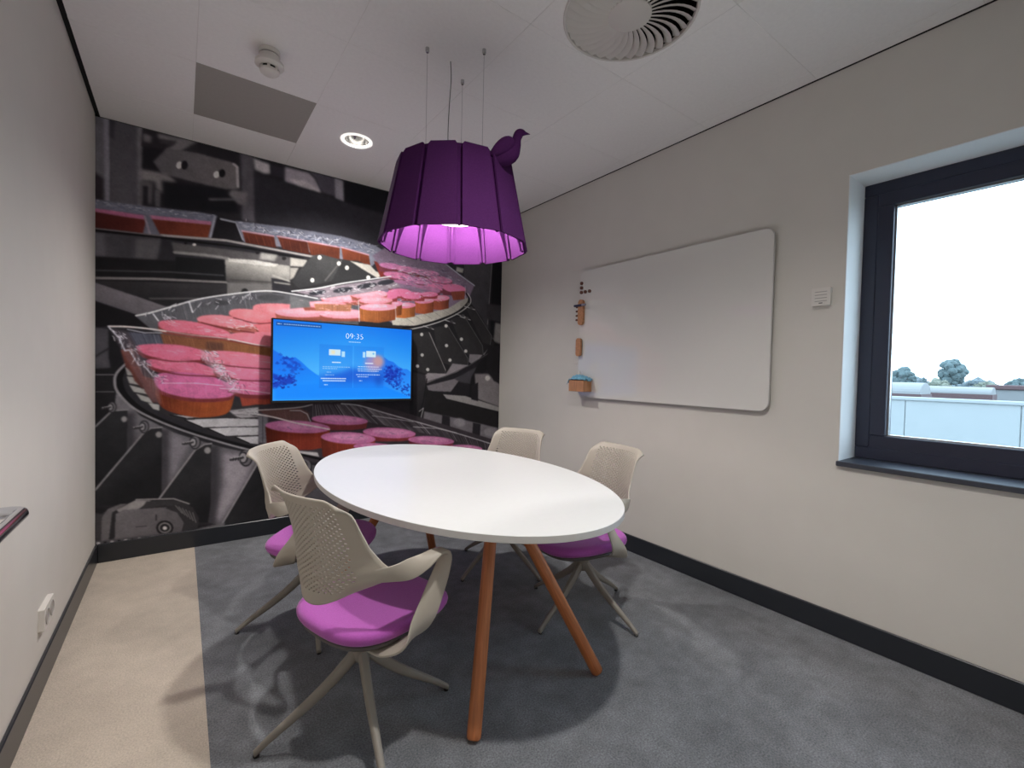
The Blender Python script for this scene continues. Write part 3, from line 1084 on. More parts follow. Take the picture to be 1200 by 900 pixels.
so = cl.modifiers.new('thickness', 'SOLIDIFY'); so.thickness = 0.004; so.offset = 1
tag(cl, 'crumpled light blue cleaning cloth on the wooden box', 'cloth')
bm = bmesh.new(); lathe(bm, [(0, 0), (0.011, 0), (0.011, 0.030), (0.006, 0.036), (0.006, 0.046), (0, 0.046)], 18, cap=False)
tag(smooth(obj('spray_nozzle', bm, M_WHITEPL, None, loc=(XB - 0.03, -1.176, 1.092 + 0.112))), 'white bottle top poking out above the blue cloth', 'bottle top')

# ------------------------------------------------------------------ thermostat, socket, handle
ts = empty('thermostat', (W, -2.787, 1.626))
tag(ts, 'small square white room sensor on the wall beside the window', 'thermostat')
obj('housing', prism(bmesh.new(), rrect(0.041, 0.043, 0.006, 4), 0.0, 0.022), M_WHITEPL, ts, rot=RX)
for k in range(4):
    obj('vent_slot', newbox(-0.0226, -0.0219, -0.026, 0.026, 0.022 - k * 0.015, 0.025 - k * 0.015), mat('slot_grey', (160, 156, 152), 0.6), ts)
obj('indicator', newbox(-0.0226, -0.0219, -0.008, 0.008, -0.033, -0.029), M_DARKMETAL, ts)

sk = empty('wall_socket', (0.0, -1.295, 0.268))
tag(sk, 'white double power socket low on the left wall', 'socket')
RXL = Matrix(((0, 0, 1), (1, 0, 0), (0, 1, 0))).to_euler()
bm = prism(bmesh.new(), rrect(0.078, 0.042, 0.005, 4), 0.0, 0.018)
obj('face_plate', bm, M_WHITEPL, sk, rot=RXL)
for s in (-1, 1):
    bm = bmesh.new()
    lathe(bm, [(0.0, 0.0184), (0.025, 0.0184), (0.026, 0.0205), (0.029, 0.0205), (0.029, 0.0181)], 28, cap=False)
    oo = obj('outlet', bm, mat('socket_well', (170, 166, 162), 0.5), sk, loc=(0, s * 0.037, 0), rot=RXL)

hd = empty('wall_rail', (0.0, -2.1, 0.80))
tag(hd, 'polished chrome tubular rail at the left frame edge', 'rail')
bm = bmesh.new()
hp = [(0.0, 0.245, -0.005), (0.03, 0.245, -0.005), (0.046, 0.243, -0.006), (0.055, 0.235, -0.007), (0.058, 0.22, -0.007), (0.058, -0.30, -0.007)]
tube(bm, hp, 0.0165, 16)
smooth(obj('tube', bm, M_CHROME, hd), 50)
for yy in (0.245, -0.28):
    bm = bmesh.new(); lathe(bm, [(0, 0), (0.03, 0), (0.03, 0.004), (0.0, 0.005)], 24, cap=False)
    obj('rose', bm, M_STEEL, hd, loc=(0.0, yy, -0.005), rot=RXL)
bm = bmesh.new(); tube(bm, [(0.0, -0.28, -0.005), (0.058, -0.28, -0.007)], 0.0165, 16)
obj('bracket', bm, M_CHROME, hd)
# ------------------------------------------------------------------ printed mural on the far wall
class Canvas:
    """small raster painter: paints a flat print that is stored as point colours of a thin printed sheet"""

    def __init__(self, w, h, fn):
        self.w, self.h, self.fn = w, h, fn          # fn maps drawing coordinates to canvas pixels
        self.a = np.zeros((h, w, 3), np.float32)
        self.rng = np.random.default_rng(5)

    def pts(self, P):
        return np.array([self.fn(x, y) for x, y in P], np.float64)

    @staticmethod
    def blur(m, s):
        if s < 0.3: return m
        r = int(math.ceil(2.6 * s))
        k = np.exp(-0.5 * (np.arange(-r, r + 1) / s) ** 2)
        k /= k.sum()
        p = np.pad(m, r)
        o = sum(k[i] * p[:, i:i + m.shape[1]] for i in range(2 * r + 1))
        return sum(k[i] * o[i:i + m.shape[0], :] for i in range(2 * r + 1))

    def put(self, m, x0, y0, col, alpha, grad, Q):
        h, w = m.shape
        xa, ya = max(0, x0), max(0, y0)
        xb, yb = min(self.w, x0 + w), min(self.h, y0 + h)
        if xb <= xa or yb <= ya: return
        m = m[ya - y0:yb - y0, xa - x0:xb - x0, None] * alpha
        c = np.array(col, np.float32)
        if grad is not None:
            c2, p, q = grad
            p, q = self.pts([p, q])
            d = q - p
            X, Y = np.meshgrid(np.arange(xa, xb), np.arange(ya, yb))
            t = np.clip(((X - p[0]) * d[0] + (Y - p[1]) * d[1]) / (d @ d), 0, 1)[..., None]
            c = c * (1 - t) + np.array(c2, np.float32) * t
        self.a[ya:yb, xa:xb] = self.a[ya:yb, xa:xb] * (1 - m) + c * m

    def poly(self, P, col, soft=0.5, alpha=1.0, grad=None):
        Q = self.pts(P)
        pad = int(soft * 6) + 3
        x0, y0 = np.floor(Q.min(0)).astype(int) - pad
        x1, y1 = np.ceil(Q.max(0)).astype(int) + pad
        x0, y0 = max(x0, -40), max(y0, -40)
        x1, y1 = min(x1, self.w + 40), min(y1, self.h + 40)
        if x1 - x0 < 2 or y1 - y0 < 2: return
        X = np.arange(x0, x1) + 0.5
        Y = (np.arange(y0, y1) + 0.5)[:, None]
        ins = np.zeros((y1 - y0, x1 - x0), bool)
        n = len(Q)
        for i in range(n):
            ax, ay = Q[i]; bx, by = Q[(i + 1) % n]
            if ay == by: continue
            cond = ((ay > Y) != (by > Y))
            xs = (bx - ax) * (Y - ay) / (by - ay) + ax
            ins ^= cond & (X < xs)
        self.put(self.blur(ins.astype(np.float32), soft * 2), x0, y0, col, alpha, grad, Q)

    def line(self, P, wd, col, soft=0.4, alpha=1.0):
        Q = self.pts(P)
        wd = wd * 2.2
        pad = int(wd + soft * 6) + 3
        x0, y0 = np.floor(Q.min(0)).astype(int) - pad
        x1, y1 = np.ceil(Q.max(0)).astype(int) + pad
        x0, y0 = max(x0, -40), max(y0, -40)
        x1, y1 = min(x1, self.w + 40), min(y1, self.h + 40)
        if x1 - x0 < 2 or y1 - y0 < 2: return
        X, Y = np.meshgrid(np.arange(x0, x1) + 0.5, np.arange(y0, y1) + 0.5)
        D = np.full(X.shape, 1e9)
        for a, b in zip(Q, Q[1:]):
            d = b - a
            t = np.clip(((X - a[0]) * d[0] + (Y - a[1]) * d[1]) / max(d @ d, 1e-9), 0, 1)
            D = np.minimum(D, np.hypot(X - a[0] - t * d[0], Y - a[1] - t * d[1]))
        m = np.clip(wd / 2 + 0.5 - D, 0, 1).astype(np.float32)
        self.put(self.blur(m, soft * 2), x0, y0, col, alpha, None, Q)

    def curve(self, P, *a, **k):
        self.line([tuple(q) for q in catmull(P, 6)], *a, **k)

    def blob(self, P, col, soft=0.5, alpha=1.0, grad=None):
        """polygon with rounded (closed Catmull-Rom) outline"""
        A = np.array(P, float)
        n = len(A)
        out = []
        for i in range(n):
            a, b, d, e = A[i - 1], A[i], A[(i + 1) % n], A[(i + 2) % n]
            for t in (0, .25, .5, .75):
                out.append(tuple(0.5 * (2 * b + (d - a) * t + (2 * a - 5 * b + 4 * d - e) * t * t + (3 * b - a - 3 * d + e) * t ** 3)))
        self.poly(out, col, soft, alpha, grad)

    def ell(self, cx, cy, rx, ry, col, soft=0.5, alpha=1.0, ang=0.0, grad=None):
        c, s = math.cos(math.radians(ang)), math.sin(math.radians(ang))
        P = []
        for i in range(28):
            a = 2 * PI * i / 28
            x, y = rx * math.cos(a), ry * math.sin(a)
            P.append((cx + x * c - y * s, cy + x * s + y * c))
        self.poly(P, col, soft, alpha, grad)

    def speckle(self, P, n, col, r=0.8, alpha=0.7, jit=25, long=0.0, ang=10):
        """random glints inside a convex outline"""
        A = np.array(P, float)
        k = 0
        while k < n:
            w = self.rng.dirichlet(np.ones(len(A)) * 0.7)
            x, y = w @ A
            c = np.clip(np.array(col) + self.rng.normal(0, jit), 0, 255)
            L = long * self.rng.uniform(0.3, 1.2)
            an = math.radians(ang + self.rng.normal(0, 12))
            self.line([(x, y), (x + L * math.cos(an) + 0.01, y + L * math.sin(an))], r * self.rng.uniform(0.6, 1.4), c, 0.3, alpha * self.rng.uniform(0.4, 1))
            k += 1

    def streaks(self, top, bot, n, c0, c1, wd=0.7, alpha=0.6):
        """near-vertical lines between two polylines"""
        top, bot = np.array(top, float), np.array(bot, float)

        def at(L, t):
            s = np.linspace(0, 1, len(L))
            return np.interp(t, s, L[:, 0]), np.interp(t, s, L[:, 1])
        for i in range(n):
            t = (i + self.rng.uniform(0.2, 0.8)) / n
            c = np.array(c0) + (np.array(c1) - np.array(c0)) * self.rng.uniform(0, 1)
            self.line([at(top, t), at(bot, t)], wd * self.rng.uniform(0.5, 1.5), c, 0.3, alpha * self.rng.uniform(0.3, 1))

    def down(self):
        return self.a.reshape(self.h // 2, 2, self.w // 2, 2, 3).mean((1, 3))


_cam = Vector(CAM)


def wall_point(px, py, depth=0.0):
    """where a point picked from the photographed mural lies on the far wall (metres x, z)"""
    d = _f + _r * ((px - 600) / FPX) + _u * ((450 - py) / FPX)
    t = (depth - _cam.y) / d.y
    q = _cam + d * t
    return q.x, q.z


MW, MH = 1320, 1160
MX0, MX1, MZ0, MZ1 = 0.001, W - 0.001, BB, H - 0.002


def mfn(px, py):
    x, z = wall_point(px, py)
    return ((x - MX0) / (MX1 - MX0) * MW, (MZ1 - z) / (MZ1 - MZ0) * MH)


def paint_mural():
    c = Canvas(MW, MH, mfn)
    c.a[:] = (29, 28, 32)
    P, L, E = c.poly, c.line, c.ell
    # --- blurred machinery, top left
    P([(108, 130), (129, 138), (129, 245), (108, 245)], (74, 72, 78), 1)
    P([(108, 200), (122, 210), (122, 245), (108, 245)], (32, 28, 32), 2)
    P([(122, 135), (129, 138), (130, 240), (124, 238)], (98, 96, 106), 1.2)
    P([(129, 138), (167, 145), (166, 245), (130, 240)], (64, 62, 67), 1, grad=((58, 56, 62), (130, 200), (166, 200)))
    P([(129, 138), (135, 140), (134, 165), (129, 160)], (42, 40, 46), 1.5)
    P([(161, 146), (168, 148), (167, 245), (162, 243)], (82, 79, 84), 1.5)
    P([(168, 145), (232, 160), (232, 185), (166, 172)], (34, 32, 36), 1)
    P([(168, 157), (178, 160), (177, 168), (168, 166)], (84, 80, 84), 1.6)
    P([(185, 157), (232, 166), (208, 180), (195, 176), (207, 168), (186, 163)], (86, 83, 86), 1.6)
    P([(190, 164), (208, 166), (202, 171), (186, 168)], (45, 42, 46), 1.2)
    P([(168, 172), (196, 176), (196, 203), (167, 199)], (24, 23, 27), 2)
    P([(196, 174), (232, 180), (276, 192), (280, 196), (281, 222), (262, 222), (225, 213), (190, 204), (180, 190)], (70, 67, 71), 1.2,
      grad=((82, 78, 80), (190, 190), (280, 205)))
    L([(274, 193), (278, 196), (279, 219)], 3.2, (128, 123, 127), 0.8)
    E(210.5, 194, 3.2, 4.2, (190, 186, 184), 0.7, ang=25)
    E(216.5, 194, 4.0, 5.2, (22, 20, 24), 0.7)
    E(254, 205, 3.2, 4.0, (190, 186, 184), 0.7, ang=25)
    E(260.5, 203.5, 3.8, 4.8, (20, 19, 22), 0.7)
    P([(165, 199), (196, 204), (206, 213), (203, 223), (192, 227), (184, 222), (182, 213), (166, 212)], (98, 94, 96), 2)
    P([(165, 212), (180, 214), (178, 240), (164, 238)], (66, 63, 66), 1.6)
    P([(168, 218), (174, 219), (174, 241), (168, 240)], (30, 29, 33), 1)
    P([(182, 222), (189, 224), (188, 243), (182, 242)], (66, 64, 68), 1.2)
    P([(190, 212), (262, 222), (275, 232), (280, 250), (192, 245)], (20, 20, 24), 2)
    P([(282, 178), (297, 184), (299, 262), (284, 258)], (66, 63, 69), 2)
    P([(272, 222), (290, 226), (288, 240), (280, 240), (268, 228)], (84, 80, 83), 1.8)
    L([(246, 234), (282, 234), (287, 240)], 2.6, (74, 71, 75), 1.4)
    P([(297, 186), (316, 193), (317, 204), (310, 204), (299, 199)], (134, 129, 133), 1.8)
    P([(318, 194), (335, 198), (335, 210), (318, 206)], (36, 33, 40), 1.5)
    P([(303, 214), (312, 216), (312, 233), (304, 231)], (74, 71, 75), 2.4)
    P([(334, 196), (362, 203), (369, 210), (377, 226), (352, 219), (334, 213)], (114, 108, 116), 1.8)
    P([(336, 209), (356, 212), (370, 219), (376, 226), (350, 218)], (138, 132, 136), 1.6)
    P([(360, 200), (396, 210), (398, 232), (378, 226), (370, 210)], (54, 51, 59), 1.6)
    P([(392, 209), (402, 212), (403, 237), (393, 233)], (104, 100, 108), 1.6)
    P([(404, 212), (600, 262), (600, 310), (404, 240)], (17, 17, 21), 1.5)
    P([(300, 204), (400, 236), (452, 252), (600, 300), (600, 340), (440, 292), (340, 268), (300, 258)], (33, 32, 37), 2.2)
    c.a *= 1.32  # light painted in: print so far brightened to offset falloff at top left
    # --- upper conveyor of cakes
    P([(108, 233), (172, 242), (235, 249), (255, 253), (248, 280), (190, 277), (108, 268)], (98, 98, 112), 0.8)
    P([(108, 246), (168, 256), (172, 258), (168, 274), (150, 272), (108, 267)], (92, 36, 30), 0.8, grad=((66, 26, 24), (170, 262), (108, 255)))
    P([(108, 243), (170, 253), (170, 258), (108, 248)], (170, 92, 128), 0.8)
    P([(178, 256), (248, 263), (244, 279), (212, 279), (188, 275)], (98, 40, 28), 0.8, grad=((112, 50, 32), (190, 265), (240, 272)))
    P([(176, 252), (248, 259), (248, 264), (178, 257)], (168, 100, 132), 0.8)
    P([(108, 236), (235, 251), (252, 254), (248, 260), (175, 252), (108, 244)], (106, 108, 124), 0.7)
    c.speckle([(110, 236), (250, 252), (246, 259), (110, 243)], 90, (92, 96, 120), 1.0, 0.6, 30, 5, 8)
    c.speckle([(110, 235), (252, 252), (246, 257), (110, 241)], 60, (176, 180, 192), 0.7, 0.6, 25, 4, 8)
    L([(170, 254), (176, 274)], 2.2, (138, 126, 140), 0.6)
    L([(252, 254), (247, 278)], 2.4, (140, 142, 156), 0.6)
    P([(255, 256), (276, 261), (285, 283), (248, 280)], (27, 25, 30), 0.8)
    L([(259, 257), (277, 261), (285, 281)], 2.4, (158, 160, 172), 0.6)
    P([(276, 259), (340, 267), (400, 277), (440, 288), (452, 296), (436, 312), (400, 304), (340, 291), (286, 284)], (112, 114, 130), 0.8)
    for (a, b, d, e, col) in [((284, 271), (321, 277), (324, 291), (288, 285), (104, 44, 32)), ((325, 277), (360, 283), (363, 299), (331, 292), (100, 44, 32)),
                              ((360, 283), (398, 290), (398, 304), (364, 299), (116, 54, 36)), ((400, 290), (432, 299), (434, 311), (402, 305), (132, 62, 40))]:
        P([a, b, d, e], col, 0.7, grad=(tuple(int(v * 0.72) for v in col), a, e))
        L([a, b], 2.2, (200, 150, 168), 0.6, 0.8)
    c.streaks([(286, 273), (434, 300)], [(290, 284), (434, 310)], 26, (98, 40, 24), (190, 104, 62), 0.8, 0.4)
    c.speckle([(278, 260), (440, 288), (436, 297), (285, 269)], 130, (86, 92, 120), 1.1, 0.6, 30, 5, 10)
    c.speckle([(278, 260), (440, 288), (436, 297), (285, 268)], 110, (196, 198, 208), 0.8, 0.7, 25, 5, 10)
    L([(190, 276), (265, 282), (350, 298), (400, 307)], 3.0, (150, 145, 144), 0.6)
    L([(108, 268), (190, 277)], 2.0, (104, 98, 100), 0.5)
    L([(108, 270), (200, 280), (290, 291), (355, 303)], 3.0, (16, 15, 18), 0.5)
    # --- beams and housing, middle left
    P([(108, 272), (189, 280), (183, 306), (108, 300)], (74, 72, 78), 0.9, grad=((60, 58, 64), (112, 280), (150, 290)))
    P([(108, 273), (122, 275), (124, 300), (108, 300)], (92, 88, 96), 2)
    P([(160, 280), (189, 281), (184, 305), (158, 302)], (82, 80, 84), 2)
    P([(201, 284), (355, 304), (352, 316), (205, 297)], (78, 75, 77), 1)
    E(218, 285, 2, 1.8, (24, 22, 26), 0.5); E(228, 287, 2.2, 1.6, (180, 176, 172), 0.5); E(302, 296, 2.6, 2.2, (30, 28, 31), 0.6); E(333, 303, 2.6, 2.2, (34, 32, 34), 0.6)
    P([(306, 296), (326, 299), (322, 306), (304, 304)], (152, 150, 146), 1.4)
    P([(112, 301), (265, 309), (268, 352), (112, 330)], (24, 23, 26), 1.2)
    L([(205, 296), (240, 299), (268, 303)], 3.4, (128, 125, 124), 0.8)
    P([(206, 301), (262, 305), (266, 332), (206, 328)], (20, 20, 23), 0.8)
    P([(264, 304), (324, 310), (350, 313), (346, 322), (342, 330), (332, 328), (318, 326), (320, 352), (266, 352)], (150, 147, 142), 0.8,
      grad=((58, 56, 57), (300, 313), (298, 336)))
    P([(267, 303), (300, 305), (327, 310), (322, 313), (268, 307)], (186, 183, 178), 0.7)
    L([(270, 328), (318, 331)], 2, (60, 58, 58), 0.8)
    P([(266, 331), (318, 333), (320, 352), (266, 352)], (96, 94, 94), 1)
    E(287, 342, 4, 3.8, (26, 25, 27), 0.8)
    L([(320, 323), (340, 330)], 2.6, (150, 147, 142), 0.7)
    L([(322, 331), (345, 334)], 2.2, (130, 128, 124), 0.7)
    L([(112, 317), (200, 319), (262, 323)], 1.6, (62, 62, 66), 0.7)
    L([(112, 326), (180, 327), (265, 331)], 3.0, (116, 111, 111), 0.7)
    P([(112, 329), (266, 333), (266, 350), (230, 352), (200, 360), (112, 334)], (44, 42, 45), 0.8, grad=((30, 29, 32), (180, 332), (180, 352)))
    L([(176, 350), (240, 350)], 1.8, (78, 75, 77), 0.9)
    P([(108, 330), (165, 349), (202, 362), (172, 370), (158, 368), (108, 351)], (100, 95, 101), 0.7, grad=((84, 80, 86), (150, 345), (145, 365)))
    P([(108, 352), (160, 369), (182, 376), (186, 388), (150, 384), (128, 382), (108, 386)], (20, 18, 22), 0.7)
    P([(108, 383), (128, 386), (134, 432), (122, 440), (112, 443), (108, 443)], (66, 64, 70), 1)
    L([(112, 418), (130, 407)], 2, (34, 32, 36), 0.8)
    P([(128, 384), (142, 405), (146, 430), (132, 440), (128, 420)], (24, 23, 27), 0.9)
    # --- scraper plates, centre
    P([(340, 303), (420, 306), (450, 322), (400, 336), (340, 342)], (38, 37, 39), 1)
    P([(340, 302), (360, 305), (357, 313), (340, 312)], (160, 156, 150), 0.9)
    P([(340, 314), (350, 314), (344, 326), (340, 328)], (150, 146, 140), 0.9)
    P([(342, 330), (352, 316), (366, 300), (376, 298), (397, 304), (400, 318), (388, 330), (350, 338)], (62, 62, 63), 0.8, grad=((46, 46, 48), (370, 300), (360, 335)))
    P([(388, 331), (402, 304), (410, 306), (443, 324), (400, 333)], (44, 44, 46), 0.8)
    L([(381, 329), (390, 318), (400, 306)], 1.8, (92, 90, 90), 0.7)
    P([(410, 306), (434, 311), (440, 318), (450, 322), (442, 326), (424, 315)], (176, 171, 162), 0.8)
    for (x, y) in ((374.5, 302), (406.5, 314), (366, 328.5), (431.5, 325.5), (397, 309)):
        E(x, y, 2.4, 2.6, (202, 199, 194), 0.5)
    P([(438, 306), (446, 308), (458, 322), (446, 326)], (112, 40, 34), 0.8)
    # --- right machine background
    P([(540, 300), (600, 300), (600, 540), (480, 540), (480, 385), (550, 350)], (30, 29, 33), 1)
    P([(543, 296), (577, 296), (572, 386), (568, 384), (544, 345)], (66, 64, 69), 0.8, grad=((50, 48, 53), (555, 310), (560, 370)))
    L([(577, 300), (571, 380)], 1.2, (110, 107, 110), 0.5)
    P([(578, 296), (600, 296), (600, 540), (574, 400)], (18, 18, 22), 0.8)
    P([(535, 313), (543, 315), (542, 320), (534, 318)], (150, 148, 142), 0.9)
    P([(570, 356), (588, 358), (588, 378), (570, 374)], (46, 44, 48), 1.6)
    P([(580, 378), (588, 380), (588, 404), (578, 400)], (110, 106, 106), 1.8)
    P([(566, 398), (578, 396), (576, 408), (566, 406)], (118, 114, 116), 1.2)
    # --- right rows of cakes (behind the lamp towards the curve)
    P([(436, 300), (452, 290), (520, 308), (556, 334), (548, 352), (530, 368), (500, 378), (462, 380), (400, 345), (455, 324)], (112, 96, 116), 1.0)
    for (x, y, rx, ry, col) in [(458, 312, 14, 3.4, (176, 104, 150)), (478, 316, 15, 3.6, (184, 108, 150)), (500, 320, 15, 3.8, (180, 106, 148)), (516, 328, 14, 4, (186, 104, 146)),
                                (466, 323, 17, 4, (192, 108, 150)), (490, 329, 17, 4, (176, 104, 146)), (512, 336, 15, 4.2, (190, 104, 146)), (472, 333, 18, 4.4, (158, 100, 138)),
                                (498, 339, 18, 4.2, (166, 104, 140)), (532, 338, 14, 5.0, (206, 104, 146))]:
        P([(x - rx, y), (x + rx, y + 1), (x + rx - 1, y + ry + 4), (x - rx + 1, y + ry + 3)], (104, 46, 58), 0.7)
        E(x, y, rx, ry, col, 0.7, ang=8)
    P([(528, 342), (544, 341), (544, 351), (531, 352)], (122, 58, 44), 0.6)
    c.streaks([(529, 343), (543, 342)], [(532, 351), (543, 351)], 9, (80, 34, 30), (160, 84, 60), 0.6, 0.6)
    P([(455, 329), (512, 343), (508, 350), (460, 340)], (110, 96, 118), 1.2, 0.8)
    c.speckle([(440, 302), (520, 310), (550, 334), (500, 346), (456, 330)], 210, (96, 96, 118), 1.0, 0.55, 30, 5, 12)
    c.speckle([(440, 302), (520, 310), (550, 334), (500, 342), (456, 326)], 160, (206, 204, 214), 0.7, 0.6, 25, 4, 12)
    L([(520, 308), (538, 322), (556, 335)], 1.6, (160, 166, 176), 0.4)
    L([(545, 336), (545, 352)], 1.2, (168, 170, 178), 0.4, 0.8)
    P([(458, 372), (474, 372), (500, 367), (526, 361), (540, 352), (548, 349), (549, 356), (536, 366), (512, 375), (486, 382), (460, 381)], (176, 171, 160), 0.6,
      grad=((138, 134, 128), (470, 376), (545, 354)))
    for t in range(7):
        x, y = 476 + t * 10.5, 373 - t * 2.6
        L([(x, y), (x + 9, y + 6)], 0.7, (110, 106, 100), 0.3, 0.8)
    for (x, y, rx, h, col) in [(536, 350, 1, 1, (120, 60, 50)), (516, 349.5, 10, 13, (140, 66, 46)), (497, 352.5, 11, 14.5, (156, 74, 44)), (474.5, 358, 12, 14, (178, 98, 46)), (462, 356, 9, 14, (150, 78, 40))]:
        if h < 5: continue
        P([(x - rx, y), (x + rx, y - 0.5), (x + rx - 0.6, y + h - 1), (x, y + h + 1), (x - rx + 0.6, y + h)], col, 0.5, grad=(tuple(int(v * 0.6) for v in col), (x - rx * .2, y), (x + rx, y)))
        c.streaks([(x - rx + 1, y + 2), (x + rx - 1, y + 2)], [(x - rx + 1.5, y + h), (x + rx - 1, y + h - 1)], 9, tuple(int(v * .6) for v in col), tuple(min(255, int(v * 1.25)) for v in col), 0.7, 0.5)
        E(x, y, rx + 0.6, 3.4, (212, 112, 142), 0.5, ang=-2)
        E(x - 1, y - 0.6, rx * 0.7, 1.8, (226, 140, 164), 0.7)
    for (x, y, rx, ry) in [(468, 343, 14, 4.6), (484, 346.5, 14, 4.2), (452, 347, 14, 4.4), (503, 345, 10, 3)]:
        P([(x - rx, y), (x + rx, y), (x + rx - 1, y + ry + 2.4), (x - rx, y + ry + 2)], (130, 48, 52), 0.6)
        E(x, y, rx, ry, (206, 102, 142), 0.6)
    c.speckle([(455, 340), (505, 342), (520, 352), (470, 360)], 46, (226, 190, 210), 0.7, 0.7, 20, 3, 0)
    # rail of the far curve
    c.curve([(472, 384), (492, 381.5), (514, 375), (534, 366.5), (546, 357), (549, 350), (546, 344)], 2.6, (16, 16, 18), 0.5)
    c.curve([(478, 386.5), (497, 382.5), (518, 376), (537, 367), (549, 358), (551.5, 351), (548, 344)], 1.7, (168, 166, 164), 0.4)
    P([(482, 389), (500, 384), (520, 378), (540, 369), (552, 356), (564, 372), (580, 402), (576, 408), (566, 416), (549, 428), (523, 440), (487, 450)], (31, 30, 33), 0.8)
    for a in ([(484, 391), (502, 389), (522, 434), (521, 439), (500, 438), (484, 433)], [(508, 384), (524, 381), (548, 420), (548, 428), (528, 428), (514, 424)],
              [(528, 374), (543, 369), (565, 405), (566, 415), (548, 416), (542, 408)], [(546, 362), (556, 362), (576, 394), (574, 404), (566, 402)]):
        P(a, (42, 41, 43), 0.6)
        L([a[1], a[2], a[3]], 1.0, (92, 90, 92), 0.4, 0.9)
    L([(503, 390), (522, 434)], 1.2, (128, 125, 125), 0.4)
    for (x, y) in ((494, 392), (494.5, 416), (522.5, 382), (523, 405), (540.5, 397.5), (545.5, 411.5), (527, 422), (501, 433), (489, 429)):
        E(x, y, 1.9, 2.0, (168, 166, 164), 0.5)
    for (x, y) in ((503, 384), (528, 377), (541, 370), (551, 361), (546, 373)):
        L([(x - 7, y - 2), (x + 5, y + 2)], 1.4, (160, 158, 158), 0.4)
        E(x + 1, y, 2.2, 1.6, (60, 58, 60), 0.4)
    # ledges under the far curve
    P([(487, 450), (501, 437), (523, 438), (530, 437), (497, 450)], (128, 122, 126), 0.6)
    P([(521, 440), (530, 426), (549, 428), (556, 424), (535, 436), (524, 440)], (120, 115, 119), 0.6)
    P([(549, 424), (550, 415), (567, 416), (572, 408), (562, 420), (552, 426)], (112, 108, 112), 0.6)
    L([(487, 451), (522, 441), (550, 428), (572, 414)], 1.4, (70, 68, 70), 0.5)
    P([(500, 452), (532, 444), (542, 440), (528, 459), (502, 458)], (108, 103, 108), 0.7)
    P([(532, 444), (558, 430), (552, 450), (540, 448)], (58, 56, 62), 1.2)
    P([(552, 442), (562, 424), (576, 412), (576, 425), (560, 446), (556, 470), (548, 466)], (24, 23, 26), 1)
    P([(484, 436), (499, 440), (499, 486), (494, 492), (484, 494)], (46, 44, 48), 0.9, grad=((30, 29, 32), (488, 440), (498, 490)))
    L([(500, 444), (496, 470), (489, 494)], 2, (22, 22, 24), 0.6)
    P([(498, 456), (522, 462), (588, 479), (588, 502), (540, 490), (497, 482)], (30, 29, 31), 0.6)
    P([(519, 462), (545, 464), (588, 478), (588, 483), (523, 467)], (134, 131, 131), 0.6)
    P([(556, 438), (572, 438), (588, 452), (588, 478), (558, 467)], (112, 107, 110), 1.4)
    E(571, 443, 3, 3, (176, 172, 170), 1)
    P([(572, 405), (590, 405), (590, 452), (578, 446), (570, 430)], (28, 27, 30), 1.4)
    P([(552, 452), (560, 448), (560, 470), (552, 468)], (30, 28, 32), 0.9)
    P([(497, 482), (540, 491), (590, 503), (590, 520), (545, 508), (495, 498)], (102, 98, 104), 1)
    P([(518, 486), (527, 488), (527, 502), (517, 500)], (34, 32, 37), 0.9)
    P([(554, 495), (563, 497), (562, 512), (553, 510)], (34, 32, 37), 0.9)
    E(538, 495, 7, 5, (126, 122, 128), 1.6); E(575, 506, 8, 5, (124, 120, 126), 1.6)
    L([(491, 482), (496, 478), (492, 494)], 1.2, (170, 168, 172), 0.6)
    # --- big left group: drum side
    P([(110, 432), (140, 430), (150, 470), (200, 504), (260, 522), (330, 538), (400, 548), (400, 640), (108, 660), (108, 440)], (26, 25, 28), 1)
    P([(136, 446), (142, 463), (165, 487), (205, 507), (258, 523), (300, 532), (345, 541), (400, 550), (400, 620), (260, 616), (205, 600), (150, 560), (132, 500)],
      (102, 99, 105), 0.8, grad=((76, 74, 79), (180, 480), (200, 560)))
    P([(262, 530), (300, 535), (285, 570), (258, 612), (246, 610), (262, 570)], (134, 128, 136), 4)
    P([(190, 500), (222, 518), (196, 575), (186, 580)], (112, 108, 115), 3)
    P([(112, 440), (134, 440), (138, 452), (134, 480), (112, 480)], (28, 27, 30), 0.8)
    L([(112, 439), (134, 439)], 1.4, (94, 91, 95), 0.5)
    L([(112, 459), (134, 459)], 1.2, (86, 84, 88), 0.5)
    plates = [[(108, 503), (132, 482), (150, 480), (149, 545), (113, 574), (108, 574)],
              [(108, 578), (168, 508), (177, 501), (190, 500), (190, 576), (186, 586), (130, 592), (108, 592)],
              [(186, 586), (229, 527), (240, 520), (248, 519), (247, 590), (244, 612), (205, 612), (190, 604)],
              [(260, 616), (303, 541), (330, 544), (330, 612)]]
    for a in plates:
        P([(x + 9, y + 2) for x, y in a], (44, 42, 47), 3, 0.8)
    for a in plates:
        P(a, (37, 37, 40), 0.6, grad=((26, 26, 29), a[0], a[-2]))
    L([(112, 500), (132, 481), (150, 480)], 1.8, (118, 115, 118), 0.5)
    L([(112, 574), (168, 508), (177, 501.5), (190, 500.5)], 2.0, (120, 117, 120), 0.5)
    L([(187, 584), (229, 527), (240, 520.5), (248, 519.5)], 2.2, (122, 119, 122), 0.5)
    L([(259, 616), (303, 541)], 2.4, (120, 117, 121), 0.5)
    for (x, y, r) in ((146, 491, 3.4), (186.5, 509, 3.6), (243.5, 527.5, 3.8)):
        E(x, y, r, r, (132, 129, 130), 0.8)
